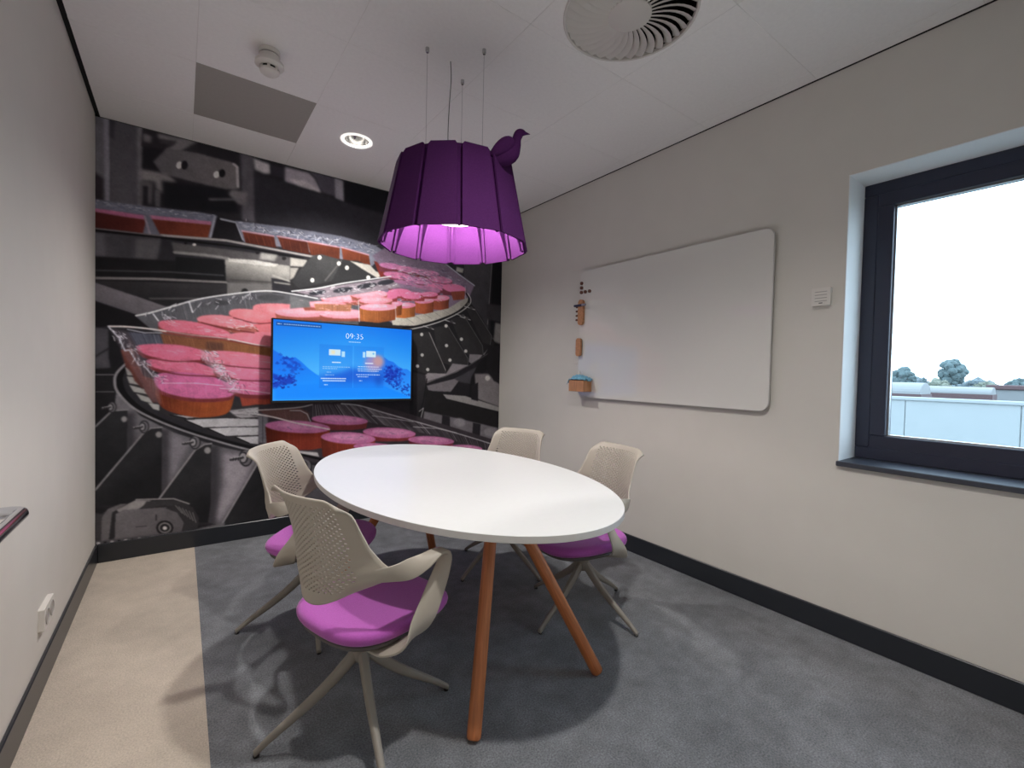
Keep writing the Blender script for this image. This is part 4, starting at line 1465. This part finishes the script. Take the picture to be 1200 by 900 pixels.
    for (x, y, s) in ((128, 477, 0.8), (165, 500, 0.9), (224, 518, 1.0), (282, 536, 1.25), (352, 546, 1.2)):
        E(x + 5 * s, y, 6.5 * s, 8.5 * s, (34, 33, 37), 0.7)
        E(x + 5 * s, y, 5.2 * s, 7 * s, (92, 89, 94), 0.5)
        E(x + 3 * s, y, 4.2 * s, 5.6 * s, (44, 43, 47), 0.5)
        E(x + 2.4 * s, y, 3.2 * s, 4.2 * s, (132, 129, 132), 0.5)
        L([(x - 9 * s, y + 2 * s), (x + 2 * s, y)], 3.0 * s, (56, 54, 58), 0.4)
        L([(x - 9 * s, y + 0.6 * s), (x + 1 * s, y - 1.2 * s)], 1.0, (150, 147, 149), 0.4)
        for k in range(4):
            L([(x - 7 * s + 2.4 * k * s, y + 3 * s), (x - 6.6 * s + 2.4 * k * s, y)], 0.6, (24, 23, 25), 0.3)
    # rail and belt
    c.curve([(146, 428), (140, 446), (147, 463), (170, 483), (212, 502), (258, 516), (306, 527), (380, 539)], 6.5, (17, 16, 19), 0.6)
    c.curve([(148, 426), (137.5, 437), (135, 447), (139, 460), (160, 480), (203, 500), (257, 517.5), (306, 529.5), (380, 541)], 2.6, (126, 123, 127), 0.5)
    P([(148, 424), (172, 428), (200, 470), (310, 470), (312, 522), (292, 521), (262, 512), (236, 502), (200, 489), (172, 474), (152, 452)], (42, 40, 43), 0.8)
    for a, col in (([(147, 430), (158, 432), (162, 440), (150, 440)], 116), ([(149, 441), (166, 443), (170, 452), (152, 449)], 124), ([(152, 451), (174, 457), (174, 462), (157, 459)], 128),
                   ([(160, 461), (176, 466), (180, 473), (166, 469)], 128), ([(174, 472), (187, 474), (187, 481), (180, 479)], 138)):
        P(a, (col + 18, col + 16, col + 14), 0.6)
    for a in ([(217, 492), (262, 490), (304, 491), (304, 499), (237, 500.5)], [(244, 502), (270, 500.5), (304, 500.5), (304, 509.5), (263, 510.5)],
              [(276, 512), (304, 511), (308, 521), (292, 519)], [(200, 486), (240, 488), (218, 490)]):
        P(a, (176, 174, 177), 0.5, grad=((152, 150, 154), a[0], a[2]))
        L([a[0], a[-1]], 1.6, (22, 21, 24), 0.4)
    P([(268, 481), (312, 476), (316, 487), (280, 490)], (142, 138, 142), 1)
    c.speckle([(268, 481), (312, 477), (312, 489), (276, 489)], 26, (60, 56, 60), 1.0, 0.8, 20, 6, 5)
    # --- left pink group: plastic, rows of icing
    P([(160, 371), (185, 362), (232, 351), (300, 342), (345, 345), (420, 352), (420, 385), (318, 385), (200, 400), (180, 388)], (78, 78, 84), 0.8)
    c.streaks([(186, 364), (240, 353), (310, 346)], [(190, 378), (245, 371), (312, 358)], 40, (44, 44, 50), (140, 140, 148), 0.8, 0.6)
    c.curve([(160, 370), (175, 367), (200, 360), (232, 351), (270, 345), (312, 341), (345, 345), (372, 350)], 1.9, (196, 196, 200), 0.5)
    L([(180, 368), (186, 376)], 1.6, (186, 186, 192), 0.5)
    L([(222, 354), (226, 366)], 1.8, (186, 186, 192), 0.5)
    E(260, 355, 9, 3, (58, 58, 62), 1); E(318, 349, 16, 4, (62, 62, 66), 1.2)
    pinks = [([(300, 357), (332, 356), (372, 361), (372, 372), (330, 372), (300, 366)], (207, 115, 124)),
             ([(270, 364), (286, 362), (320, 367), (322, 376), (300, 378), (272, 371)], (207, 111, 120)),
             ([(234, 371), (252, 369), (272, 371), (300, 377), (306, 384), (296, 389), (262, 383), (234, 377)], (207, 110, 122)),
             ([(300, 378), (320, 376), (320, 394), (305, 390)], (205, 99, 109)),
             ([(187, 377), (204, 375), (232, 378), (262, 386), (270, 391), (264, 396), (230, 392), (200, 388), (188, 384)], (203, 96, 118)),
             ([(268, 392), (288, 389), (320, 391), (320, 406), (300, 404), (270, 398)], (201, 106, 122))]
    for a, col in pinks:
        c.blob([(x, y + 4.4) for x, y in a], (122, 54, 46), 0.8)
        c.blob(a, col, 0.7)
        c.blob([(x * .6 + np.mean([q[0] for q in a]) * .4, y * .6 + np.mean([q[1] for q in a]) * .4 - 0.8) for x, y in a], tuple(min(255, int(v * 1.06)) for v in col), 1.5, 0.8)
    P([(260, 384), (300, 383), (300, 389), (270, 390)], (140, 74, 60), 1, 0.7)
    c.speckle([(264, 374), (300, 379), (304, 386), (262, 388)], 26, (236, 214, 224), 0.8, 0.7, 15, 5, 5)
    c.speckle([(225, 382), (268, 388), (270, 396), (225, 388)], 16, (226, 176, 190), 0.8, 0.6, 15, 6, 8)
    # tray line and brown strip
    P([(150, 389), (192, 393), (194, 405), (160, 405)], (70, 72, 86), 0.8)
    c.streaks([(150, 388), (194, 392)], [(160, 405), (196, 404)], 18, (46, 48, 60), (128, 130, 146), 0.8, 0.6)
    P([(188, 391), (225, 396), (262, 399), (300, 405), (322, 408), (322, 419), (300, 416), (262, 413), (225, 411), (192, 403)], (112, 66, 46), 0.7,
      grad=((126, 76, 46), (200, 398), (290, 408)))
    P([(242, 400), (262, 402), (262, 412), (242, 410)], (84, 52, 42), 1.2)
    c.streaks([(190, 393), (320, 409)], [(194, 403), (320, 418)], 34, (88, 50, 34), (170, 116, 78), 0.8, 0.45)
    c.curve([(128, 382.5), (150, 383), (180, 386), (225, 393), (264, 397), (300, 404), (318, 407)], 2.0, (206, 196, 194), 0.5)
    L([(150, 386), (170, 390), (190, 390)], 1.2, (150, 150, 160), 0.4)
    # left brown sides
    for a in ([(142, 410), (156, 408), (164, 430), (158, 440), (148, 430)], [(152, 428), (164, 430), (172, 448), (168, 456), (158, 446)], [(166, 440), (180, 444), (190, 470), (180, 472), (170, 458)]):
        P(a, (104, 52, 42), 0.8, grad=((70, 38, 36), a[0], a[3]))
    rows = [([(160, 406), (182, 403), (215, 405), (240, 412), (240, 421), (205, 422), (172, 416)], (199, 92, 122)),
            ([(237, 414), (262, 411), (300, 415), (322, 420), (322, 433), (280, 429), (242, 423)], (205, 104, 127)),
            ([(172, 422), (200, 420), (232, 425), (254, 434), (248, 440), (212, 437), (182, 431)], (199, 94, 124)),
            ([(252, 429), (276, 427), (322, 433), (322, 446), (284, 445), (256, 438)], (203, 103, 133)),
            ([(266, 447), (290, 444), (322, 446), (322, 462), (286, 462), (270, 456)], (191, 96, 135)),
            ([(182, 440), (206, 436), (240, 439), (266, 448), (275, 457), (268, 465), (235, 467), (205, 463), (186, 455)], (190, 91, 140))]
    P([(280, 460), (322, 460), (322, 474), (300, 474), (284, 476)], (138, 54, 40), 0.7)
    c.streaks([(282, 462), (322, 462)], [(285, 474), (322, 472)], 14, (90, 36, 30), (170, 80, 60), 0.8, 0.5)
    c.blob([(183, 456), (205, 463), (235, 467), (268, 464), (275, 459), (270, 480), (258, 487), (232, 489), (205, 484), (188, 475)], (142, 64, 30), 0.7,
      grad=((98, 38, 22), (240, 475), (190, 462)))
    c.streaks([(186, 459), (235, 468), (273, 462)], [(190, 475), (232, 488), (268, 482)], 26, (92, 36, 22), (192, 110, 50), 0.9, 0.45)
    for a, col in rows:
        c.blob([(x, y + 4.2) for x, y in a], (112, 42, 46), 0.8)
        c.blob(a, col, 0.7)
        c.blob([(x * .6 + np.mean([q[0] for q in a]) * .4, y * .6 + np.mean([q[1] for q in a]) * .4 - 0.6) for x, y in a], tuple(min(255, int(v * 1.07)) for v in col), 1.6, 0.8)
    # dark gaps under the rows and the clear wall between the two columns
    for q in ([(238, 424), (270, 429), (320, 433)], [(254, 440), (284, 445.5), (320, 446.5)], [(268, 459), (290, 463), (320, 463)], [(168, 418), (205, 423.5), (242, 423)], [(180, 433), (212, 439), (250, 441)],
              [(270, 399), (300, 405), (320, 407)], [(196, 389), (230, 394), (266, 397.5)], [(236, 378), (262, 384.5), (298, 390)], [(274, 372.5), (300, 379), (322, 378)]):
        c.curve(q, 1.7, (104, 38, 42), 0.6, 0.9)
    P([(234, 409), (244, 410), (262, 432), (284, 460), (272, 462), (254, 440), (240, 424)], (176, 158, 176), 1.2, 0.38)
    P([(128, 384), (150, 389), (160, 404), (172, 420), (184, 440), (190, 474), (178, 470), (160, 440), (144, 412)], (128, 112, 126), 1.2, 0.30)
    L([(190, 449), (230, 449), (262, 452)], 0.9, (232, 196, 214), 0.4, 0.8)
    # clear trays over the pink rows
    zig = [(128, 383), (140, 396), (147, 411), (152, 410), (163, 428), (168, 427), (180, 441), (186, 440)]
    L(zig, 1.6, (176, 176, 188), 0.4)
    for (x, y) in ((140, 392), (155, 407), (168, 424), (184, 440), (246, 414), (256, 430), (270, 445), (196, 372)):
        c.speckle([(x - 9, y - 5), (x + 9, y - 2), (x + 10, y + 6), (x - 5, y + 6)], 18, (206, 200, 212), 0.9, 0.75, 25, 4, 20)
        c.speckle([(x - 9, y - 4), (x + 9, y - 2), (x + 10, y + 5), (x - 5, y + 5)], 9, (84, 82, 98), 0.9, 0.6, 15, 4, 20)
    c.speckle([(236, 412), (262, 414), (290, 448), (262, 448), (250, 430)], 46, (224, 206, 216), 0.8, 0.6, 20, 6, 8)
    L([(258, 455), (290, 457), (318, 461)], 1.0, (216, 206, 216), 0.4, 0.8)
    # cling film glints and ribbed tray walls across the rows
    for (a, b, n) in (((186, 420), (252, 436), 10), ((172, 405), (240, 413), 10), ((255, 413), (318, 421), 8), ((258, 428), (318, 434), 8), ((268, 446), (318, 447), 8), ((234, 371), (300, 379), 8), ((190, 377), (262, 388), 9)):
        for k in range(n):
            t = c.rng.uniform(0, 1)
            x, y = a[0] + (b[0] - a[0]) * t, a[1] + (b[1] - a[1]) * t + c.rng.uniform(-2, 6)
            L([(x, y), (x + c.rng.uniform(5, 14), y + c.rng.uniform(0, 2.4))], 0.7, (240, 196, 210), 0.4, c.rng.uniform(.15, .5))
    c.streaks([(150, 394), (165, 420), (186, 446)], [(152, 412), (168, 440), (188, 470)], 34, (70, 46, 50), (176, 150, 156), 0.8, 0.4)
    c.streaks([(236, 413), (256, 432), (274, 448)], [(240, 424), (260, 442), (280, 460)], 22, (150, 100, 120), (230, 206, 216), 0.8, 0.4)
    c.streaks([(186, 446), (272, 452)], [(188, 462), (274, 466)], 40, (176, 96, 140), (226, 150, 186), 0.7, 0.25)
    # --- centre pink rows above the screen
    for (x, y, rx, ry) in [(356, 366, 34, 6), (402, 350, 26, 4.6), (380, 357, 26, 4), (432, 345, 22, 5), (404, 368, 30, 5.5), (440, 352, 20, 4)]:
        P([(x - rx, y), (x + rx, y), (x + rx - 2, y + ry + 3), (x - rx + 3, y + ry + 3)], (140, 70, 58), 0.8)
        E(x, y, rx, ry, (222, 132, 150), 0.8)
        E(x - 2, y - 1, rx * .7, ry * .5, (232, 150, 166), 1.2)
    P([(368, 356), (412, 357), (411, 365), (370, 364)], (158, 100, 74), 0.7)
    c.streaks([(370, 357), (411, 358)], [(371, 364), (410, 365)], 14, (104, 62, 44), (192, 134, 100), 0.9, 0.5)
    P([(340, 346), (362, 352), (364, 360), (340, 362)], (96, 97, 100), 1.0)
    P([(345, 342), (400, 334), (455, 326), (470, 336), (420, 345), (380, 350)], (128, 116, 126), 0.9)
    for (x, y, rx) in ((372, 343, 10), (402, 340, 12), (430, 335, 12), (452, 331, 10)):
        E(x, y, rx, 3, (46, 46, 54), 0.9, ang=-8)
    c.curve([(342, 341.5), (372, 338), (400, 332.5), (430, 328), (458, 324)], 1.7, (212, 214, 218), 0.5)
    c.speckle([(345, 343), (456, 326), (468, 337), (372, 352)], 70, (222, 220, 226), 0.9, 0.75, 20, 4, -8)
    c.speckle([(350, 352), (460, 338), (460, 350), (370, 372)], 60, (236, 190, 206), 0.8, 0.6, 20, 4, 0)
    P([(421, 361), (464, 360), (463, 375), (443, 378.5), (422, 376)], (156, 86, 42), 0.6, grad=((118, 58, 32), (430, 368), (462, 368)))
    c.streaks([(423, 363), (463, 362)], [(424, 376), (462, 375)], 18, (118, 60, 28), (206, 134, 72), 0.9, 0.5)
    E(443, 360, 22, 4.2, (222, 136, 158), 0.6)
    E(440, 359, 14, 2, (232, 160, 178), 0.9)
    L([(420, 352), (421, 377)], 1.3, (196, 190, 196), 0.5, 0.8)
    L([(463, 358), (464, 374)], 1.3, (186, 180, 186), 0.5, 0.7)
    # --- lower trays below the screen
    P([(303, 476), (330, 470), (420, 468), (480, 485), (588, 518), (588, 545), (380, 545), (303, 522)], (52, 46, 52), 0.8)
    P([(303, 480), (352, 478), (362, 484), (362, 498), (312, 488)], (88, 60, 58), 1)
    c.streaks([(312, 482), (360, 480)], [(316, 488), (360, 497)], 22, (54, 38, 40), (130, 96, 92), 0.8, 0.5)
    P([(303, 484), (314, 486), (314, 520), (303, 518)], (128, 128, 136), 1, 0.7)
    L([(308, 488), (308, 519)], 0.8, (60, 60, 66), 0.3)
    c.streaks([(366, 474), (410, 474), (450, 484), (512, 501), (588, 524)], [(366, 492), (430, 494), (470, 502), (520, 512), (588, 534)], 120, (46, 44, 50), (186, 182, 188), 0.8, 0.85)
    for (x, y, rx, ry, h, side) in [(398, 492, 33, 5.6, 11, (112, 44, 46)), (456, 507, 31, 6.2, 9, (120, 42, 46)), (505, 516, 27, 5, 7, (120, 44, 56)), (545, 525, 20, 4, 6, (110, 44, 56)),
                                    (349, 500, 38, 7.2, 26, (118, 40, 26)), (408, 513, 32, 7, 24, (124, 44, 28)), (440, 524, 26, 5, 12, (120, 44, 44))]:
        P([(x - rx, y), (x + rx, y), (x + rx - 2, y + h * .9), (x + rx * .4, y + h + 1), (x - rx * .4, y + h + 1), (x - rx + 2, y + h * .9)], side, 0.7,
          grad=(tuple(int(v * .7) for v in side), (x - rx * .2, y), (x - rx, y)))
        if h > 15:
            c.streaks([(x - rx + 1, y + 4), (x + rx - 1, y + 4)], [(x - rx + 3, y + h), (x + rx - 3, y + h)], 26, (92, 28, 18), (176, 78, 44), 1.0, 0.4)
        E(x, y, rx, ry, (178, 98, 146), 0.7, ang=3)
        E(x + 2, y - 1, rx * .7, ry * .5, (192, 122, 164), 1.2, ang=3)
        c.speckle([(x - rx * .6, y - 2), (x + rx * .6, y - 2), (x + rx * .5, y + 2), (x - rx * .5, y + 2)], 9, (96, 70, 100), 0.8, 0.5, 15, 5, 10)
    c.curve([(303, 485.5), (322, 489), (345, 495), (366, 499), (386, 503)], 2.0, (196, 188, 186), 0.5)
    c.curve([(303, 480.5), (330, 479), (352, 477), (366, 474)], 1.5, (168, 160, 158), 0.5)
    L([(340, 481), (352, 481), (360, 485), (364, 494)], 1.2, (170, 164, 164), 0.5)
    c.curve([(400, 473), (420, 475), (448, 483), (480, 492), (512, 501), (550, 512), (588, 524)], 1.9, (156, 154, 158), 0.5)
    L([(436, 487), (458, 490), (484, 494)], 1.0, (170, 168, 172), 0.4)
    L([(484, 500), (512, 502), (535, 507)], 1.0, (170, 168, 172), 0.4)
    P([(350, 528), (372, 530), (374, 535), (352, 531)], (170, 166, 168), 0.7)
    L([(314, 521), (346, 531), (385, 540)], 3.5, (17, 16, 19), 0.6)
    for (a, b, n) in (((130, 384), (186, 446), 26), ((165, 369), (300, 345), 34), ((236, 412), (284, 458), 22), ((284, 262), (440, 290), 30)):
        for k in range(n):
            t = c.rng.uniform(0, 1)
            x, y = a[0] + (b[0] - a[0]) * t + c.rng.normal(0, 3), a[1] + (b[1] - a[1]) * t + c.rng.normal(0, 2.5)
            L([(x, y), (x + c.rng.normal(0, 3), y + c.rng.uniform(1, 5))], 0.8, (224, 222, 230), 0.35, c.rng.uniform(.3, .85))
            L([(x + 2, y), (x + 2 + c.rng.normal(0, 2), y + c.rng.uniform(1, 5))], 0.9, (52, 48, 58), 0.35, c.rng.uniform(.2, .6))
    # --- gearbox bottom left
    P([(108, 600), (120, 602), (128, 596), (130, 634), (108, 640)], (54, 52, 55), 0.8)
    P([(120, 606), (127, 596), (142, 590), (150, 590), (138, 600), (134, 633), (119, 634)], (92, 89, 92), 0.6)
    P([(128, 632), (132, 600), (150, 590), (160, 585), (205, 584), (226, 594), (233, 607), (232, 618), (225, 624), (180, 632)], (38, 37, 40), 0.6)
    P([(137, 597), (160, 585.5), (178, 586), (160, 598), (140, 600)], (124, 121, 122), 0.6)
    P([(135, 632), (136, 602), (145, 597), (160, 596), (195, 594), (208, 600), (216, 612), (212, 626), (180, 631)], (96, 93, 97), 0.6, grad=((80, 77, 81), (140, 600), (200, 628)))
    P([(172, 587), (204, 586), (222, 592), (208, 594), (192, 592), (166, 596)], (50, 49, 52), 0.7)
    L([(160, 585), (204, 584), (222, 590)], 1.6, (128, 125, 126), 0.5)
    P([(194, 595), (212, 589), (226, 594), (233, 606), (232, 618), (224, 624), (215, 622), (216, 610), (208, 600)], (44, 43, 46), 0.7)
    for k in range(6):
        L([(206 + k * 4, 592 + k * 1.6), (214 + k * 3.2, 601 + k * 2.2)], 0.9, (118, 115, 116), 0.4, 0.8)
    E(193.5, 618, 10, 8.6, (26, 25, 28), 0.5); E(193.5, 618, 7.6, 6.4, (104, 101, 103), 0.5); E(193.5, 618, 5.6, 4.6, (34, 33, 36), 0.4); E(193.5, 618.4, 2.6, 2.2, (176, 173, 174), 0.5)
    L([(183.5, 603), (183.5, 609)], 1.4, (40, 38, 41), 0.5)
    L([(160, 617), (172, 616)], 1.2, (54, 52, 55), 0.5)
    P([(218, 624), (236, 618), (264, 612), (262, 620), (214, 626)], (96, 93, 97), 0.8)
    P([(110, 634), (150, 629), (225, 621), (225, 626), (110, 640)], (74, 72, 76), 0.6)
    for k in range(10):
        E(116 + k * 8, 636 - k * 0.9, 2.2, 1.2, (24, 23, 26) if k % 2 else (168, 164, 168), 0.5)
    # photographic grain and soft tonal unevenness of the print
    g = c.rng.normal(0, 1, (MH, MW)).astype(np.float32)
    fine_g = c.blur(g, 1.3) * 3.6
    mid_g = c.blur(np.roll(g, 77, 0), 7) * 17
    c.a *= (1 + 0.028 * fine_g + 0.035 * mid_g)[..., None]
    lum = c.a @ np.array((0.3, 0.59, 0.11), np.float32)
    c.a = c.a * 0.87 + lum[..., None] * 0.13
    c.a = np.clip(c.a, 0, 255)
    return c.down()


PRINT_GAIN = 1.75


def sheet(name, nx, ny, cols, place, material, parent=None, **tags):
    """grid sheet whose points carry the print; cols is (ny, nx, 3) linear, row 0 on top"""
    me = bpy.data.meshes.new(name)
    xs = (np.arange(nx) / (nx - 1))
    ys = (np.arange(ny) / (ny - 1))
    U, V = np.meshgrid(xs, ys)
    co = place(U.ravel(), V.ravel()).astype(np.float32)
    idx = np.arange(nx * ny).reshape(ny, nx)
    q = np.stack([idx[:-1, :-1], idx[1:, :-1], idx[1:, 1:], idx[:-1, 1:]], -1).reshape(-1, 4)
    me.vertices.add(nx * ny)
    me.vertices.foreach_set('co', co.ravel())
    me.loops.add(q.size)
    me.loops.foreach_set('vertex_index', q.ravel().astype(np.int32))
    me.polygons.add(len(q))
    me.polygons.foreach_set('loop_start', (np.arange(len(q)) * 4).astype(np.int32))
    me.update(calc_edges=True)
    at = me.color_attributes.new('print', 'FLOAT_COLOR', 'POINT')
    rgba = np.ones((nx * ny, 4), np.float32)
    rgba[:, :3] = cols.reshape(-1, 3)
    at.data.foreach_set('color', rgba.ravel())
    return obj(name, me, material, parent)


def to_lin(a):
    a = a / 255.0
    return np.where(a <= 0.04045, a / 12.92, ((a + 0.055) / 1.055) ** 2.4)


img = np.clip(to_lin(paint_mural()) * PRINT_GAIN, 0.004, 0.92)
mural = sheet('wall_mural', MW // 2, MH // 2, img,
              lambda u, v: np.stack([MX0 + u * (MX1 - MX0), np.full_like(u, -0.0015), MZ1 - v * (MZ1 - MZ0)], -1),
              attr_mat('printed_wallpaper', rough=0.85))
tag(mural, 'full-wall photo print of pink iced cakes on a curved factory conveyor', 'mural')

# ------------------------------------------------------------------ television
TVL, TVR = Vector((0.9389, -0.101, 0.966)), Vector((2.0079, -0.0814, 0.966))
tvw, tvh = (TVR - TVL).length, 0.6075
tv = empty('television', (TVL.x, TVL.y, TVL.z), math.atan2(TVR.y - TVL.y, TVR.x - TVL.x))
tag(tv, 'flat wall screen showing a blue mountain start page', 'television')
obj('housing', newbox(0, tvw, 0.0, 0.035, 0, tvh, bevel=0.004), M_TVBODY, tv)
obj('rear_cover', newbox(0.15, tvw - 0.15, 0.035, 0.06, 0.08, tvh - 0.14, bevel=0.008), M_TVBODY, tv)
obj('wall_bracket', newbox(0.42, 0.66, 0.06, 0.082, 0.18, 0.46, bevel=0.003), M_DARKMETAL, tv)
SX0, SX1, SZ0, SZ1 = 0.010, tvw - 0.010, 0.020, tvh - 0.010
SW, SH = 760, 430


def paint_screen():
    c = Canvas(SW, SH, lambda u, v: (u * SW, v * SH))
    P, L, E = c.poly, c.line, c.ell
    yy = np.linspace(0, 1, SH)[:, None]
    xx = np.linspace(0, 1, SW)[None, :]
    t = np.clip(yy / 0.62, 0, 1)[..., None]
    sky = np.array((12, 128, 240)) * (1 - t) + np.array((78, 184, 255)) * t
    side = (np.abs(xx - 0.48) * 1.1)[..., None] * np.ones((SH, 1, 1))
    c.a[:] = sky - side * np.array((26, 26, 10))
    # middle distance and valley
    P([(0.28, 0.70), (0.36, 0.66), (0.44, 0.64), (0.53, 0.575), (0.62, 0.60), (0.74, 0.62), (0.74, 0.8), (0.28, 0.8)], (22, 96, 216), 3)
    P([(0, 0.70), (0.30, 0.72), (0.5, 0.78), (0.8, 0.74), (1, 0.72), (1, 1), (0, 1)], (10, 136, 252), 6)
    left = [(0, 0.37), (0.035, 0.41), (0.07, 0.455), (0.105, 0.465), (0.14, 0.455), (0.185, 0.52), (0.23, 0.60), (0.27, 0.655), (0.31, 0.70), (0.36, 0.78), (0.2, 0.80), (0, 0.80)]
    P(left, (10, 112, 236), 0.8, grad=((16, 140, 252), (0.1, 0.45), (0.14, 0.80)))
    right = [(0.70, 0.66), (0.735, 0.53), (0.775, 0.41), (0.81, 0.455), (0.85, 0.475), (0.89, 0.535), (0.935, 0.57), (0.965, 0.57), (1, 0.61), (1, 0.98), (0.86, 0.88), (0.76, 0.80), (0.72, 0.74)]
    P(right, (22, 112, 232), 0.8, grad=((40, 150, 250), (0.84, 0.46), (0.90, 0.90)))
    rg = c.rng
    for poly_, n, col in ((left[:8] + [(0.16, 0.75), (0, 0.78)], 60, (8, 70, 196)), (right, 170, (10, 52, 176))):
        A = np.array(poly_)
        for k in range(n):
            w = rg.dirichlet(np.ones(len(A)) * 0.5)
            x, y = w @ A
            s = rg.uniform(0.004, 0.016)
            P([(x - s, y + s), (x, y - s * 1.2), (x + s * 1.3, y + s * 0.9), (x + s * .2, y + s * 1.8)], np.array(col) + rg.normal(0, 14), 0.7, 0.55)
    P([(0.0, 0.66), (0.06, 0.70), (0.12, 0.70), (0.15, 0.755), (0.12, 0.79), (0.05, 0.80), (0.02, 0.85), (0.0, 0.85)], (8, 50, 178), 1.6, 0.85)
    for k in range(60):
        x, y = rg.uniform(0, 0.15), rg.uniform(0.66, 0.84)
        E(x, y, rg.uniform(.004, .011), rg.uniform(.006, .014), (4, 30, 150) if k % 3 else (40, 140, 250), 0.6, 0.6)
    for k in range(80):
        t = rg.uniform(0, 1)
        x, y = 0.78 + 0.22 * t + rg.uniform(-.03, .03), 0.70 + 0.22 * t + rg.uniform(-.08, .06)
        E(x, y, rg.uniform(.004, .012), rg.uniform(.006, .014), (6, 40, 160), 0.7, 0.6)
    # frosted information panels blur the picture beneath
    x0, x1, y0, y1 = int(.298 * SW), int(.772 * SW), int(.275 * SH), int(.845 * SH)
    sub = c.a[y0 - 40:y1 + 40, x0 - 40:x1 + 40].copy()
    for ch in range(3):
        sub[..., ch] = c.blur(sub[..., ch] - sub[..., ch].mean(), 12) + sub[..., ch].mean()
    c.a[y0:y1, x0:x1] = sub[40:-40, 40:-40]
    E(0.695, 0.50, 0.072, 0.12, (222, 150, 178), 6, 0.8)
    E(0.728, 0.47, 0.042, 0.075, (250, 168, 128), 5, 0.85)
    E(0.735, 0.72, 0.03, 0.09, (10, 66, 180), 7, 0.8)
    c.a[y0:y1, int(.772 * SW):] = c.a[y0:y1, int(.772 * SW):]
    P([(0.298, 0.275), (0.533, 0.275), (0.533, 0.845), (0.298, 0.845)], (8, 100, 225), 0.3, 0.26)
    P([(0.541, 0.275), (0.772, 0.275), (0.772, 0.845), (0.541, 0.845)], (8, 100, 225), 0.3, 0.22)
    L([(0.537, 0.28), (0.537, 0.84)], 0.5, (90, 180, 255), 0.3, 0.9)
    # title bar with fine illegible print
    P([(0.018, 0.028), (0.31, 0.028), (0.31, 0.075), (0.018, 0.075)], (8, 70, 150), 0.3, 0.75)

    def fine(x0, x1, y, col=(236, 246, 255), wd=1.5, a=0.85, gap=0.30):
        x = x0
        while x < x1:
            w = rg.uniform(0.004, 0.016)
            L([(x, y), (min(x + w, x1), y)], wd, col, 0.4, a)
            x += w + 0.006 + gap * 0.004
    fine(0.028, 0.05, 0.052, wd=1.8); fine(0.068, 0.30, 0.052, wd=1.9, a=0.7)
    fine(0.505, 0.588, 0.225, wd=2.2, a=0.7)
    # pictograms: screen + phone
    P([(0.363, 0.335), (0.445, 0.335), (0.445, 0.415), (0.363, 0.415)], (206, 232, 244), 0.4)
    P([(0.38, 0.35), (0.405, 0.35), (0.405, 0.395), (0.38, 0.395)], (236, 226, 186), 0.6, 0.8)
    P([(0.452, 0.355), (0.476, 0.355), (0.476, 0.43), (0.452, 0.43)], (176, 222, 250), 0.4)
    P([(0.608, 0.352), (0.628, 0.352), (0.628, 0.428), (0.608, 0.428)], (176, 222, 250), 0.4)
    P([(0.634, 0.335), (0.708, 0.335), (0.708, 0.418), (0.634, 0.418)], (206, 232, 244), 0.4)
    E(0.69, 0.37, 0.008, 0.014, (120, 190, 235), 0.5)
    fine(0.388, 0.447, 0.505, wd=3.0); fine(0.630, 0.685, 0.505, wd=3.0)
    for y, a_, b_ in ((0.565, .322, .515), (0.588, .322, .42), (0.635, .35, .38), (0.672, .34, .40)):
        fine(a_, b_, y, wd=1.5, a=0.65)
    for y, a_, b_ in ((0.718, .312, .49), (0.748, .325, .48)):
        fine(a_, b_, y, wd=2.4, a=0.9, gap=0)
    fine(.335, .355, .80, wd=2.2)
    for y, a_, b_ in ((0.553, .575, .73), (0.585, .572, .755), (0.612, .575, .73)):
        fine(a_, b_, y, wd=1.7, a=0.85)
    for y, a_, b_ in ((0.662, .562, .74), (0.690, .572, .65)):
        fine(a_, b_, y, wd=1.9, a=0.85)
    fine(.585, .605, .745, wd=1.9)
    return c.down()


scr = sheet('screen', SW // 2, SH // 2, to_lin(np.clip(paint_screen(), 0, 255)),
            lambda u, v: np.stack([SX0 + u * (SX1 - SX0), np.full_like(u, -0.0008), SZ1 - v * (SZ1 - SZ0)], -1),
            attr_mat('glowing_screen', emission=True, strength=1.0), tv)
scr['label'] = 'lit blue display with mountains and a clock'
tcu = bpy.data.curves.new('clock_text', 'FONT')
tcu.body = '09:35'
tcu.size = 0.060
tcu.offset = -0.0018
tcu.space_character = 1.06
tcu.align_x = 'CENTER'
tcu.align_y = 'CENTER'
tmp = bpy.data.objects.new('clock_text', tcu)
COL.objects.link(tmp)
dg = bpy.context.evaluated_depsgraph_get()
tme = bpy.data.meshes.new_from_object(tmp.evaluated_get(dg))
bpy.data.objects.remove(tmp)
obj('clock_text', tme, mat('white_screen_text', (240, 248, 255), 0.5, emit=(240, 248, 255), estr=0.9), tv,
    loc=(SX0 + 0.546 * (SX1 - SX0), -0.0016, SZ1 - 0.15 * (SZ1 - SZ0)), rot=(PI / 2, 0, 0))
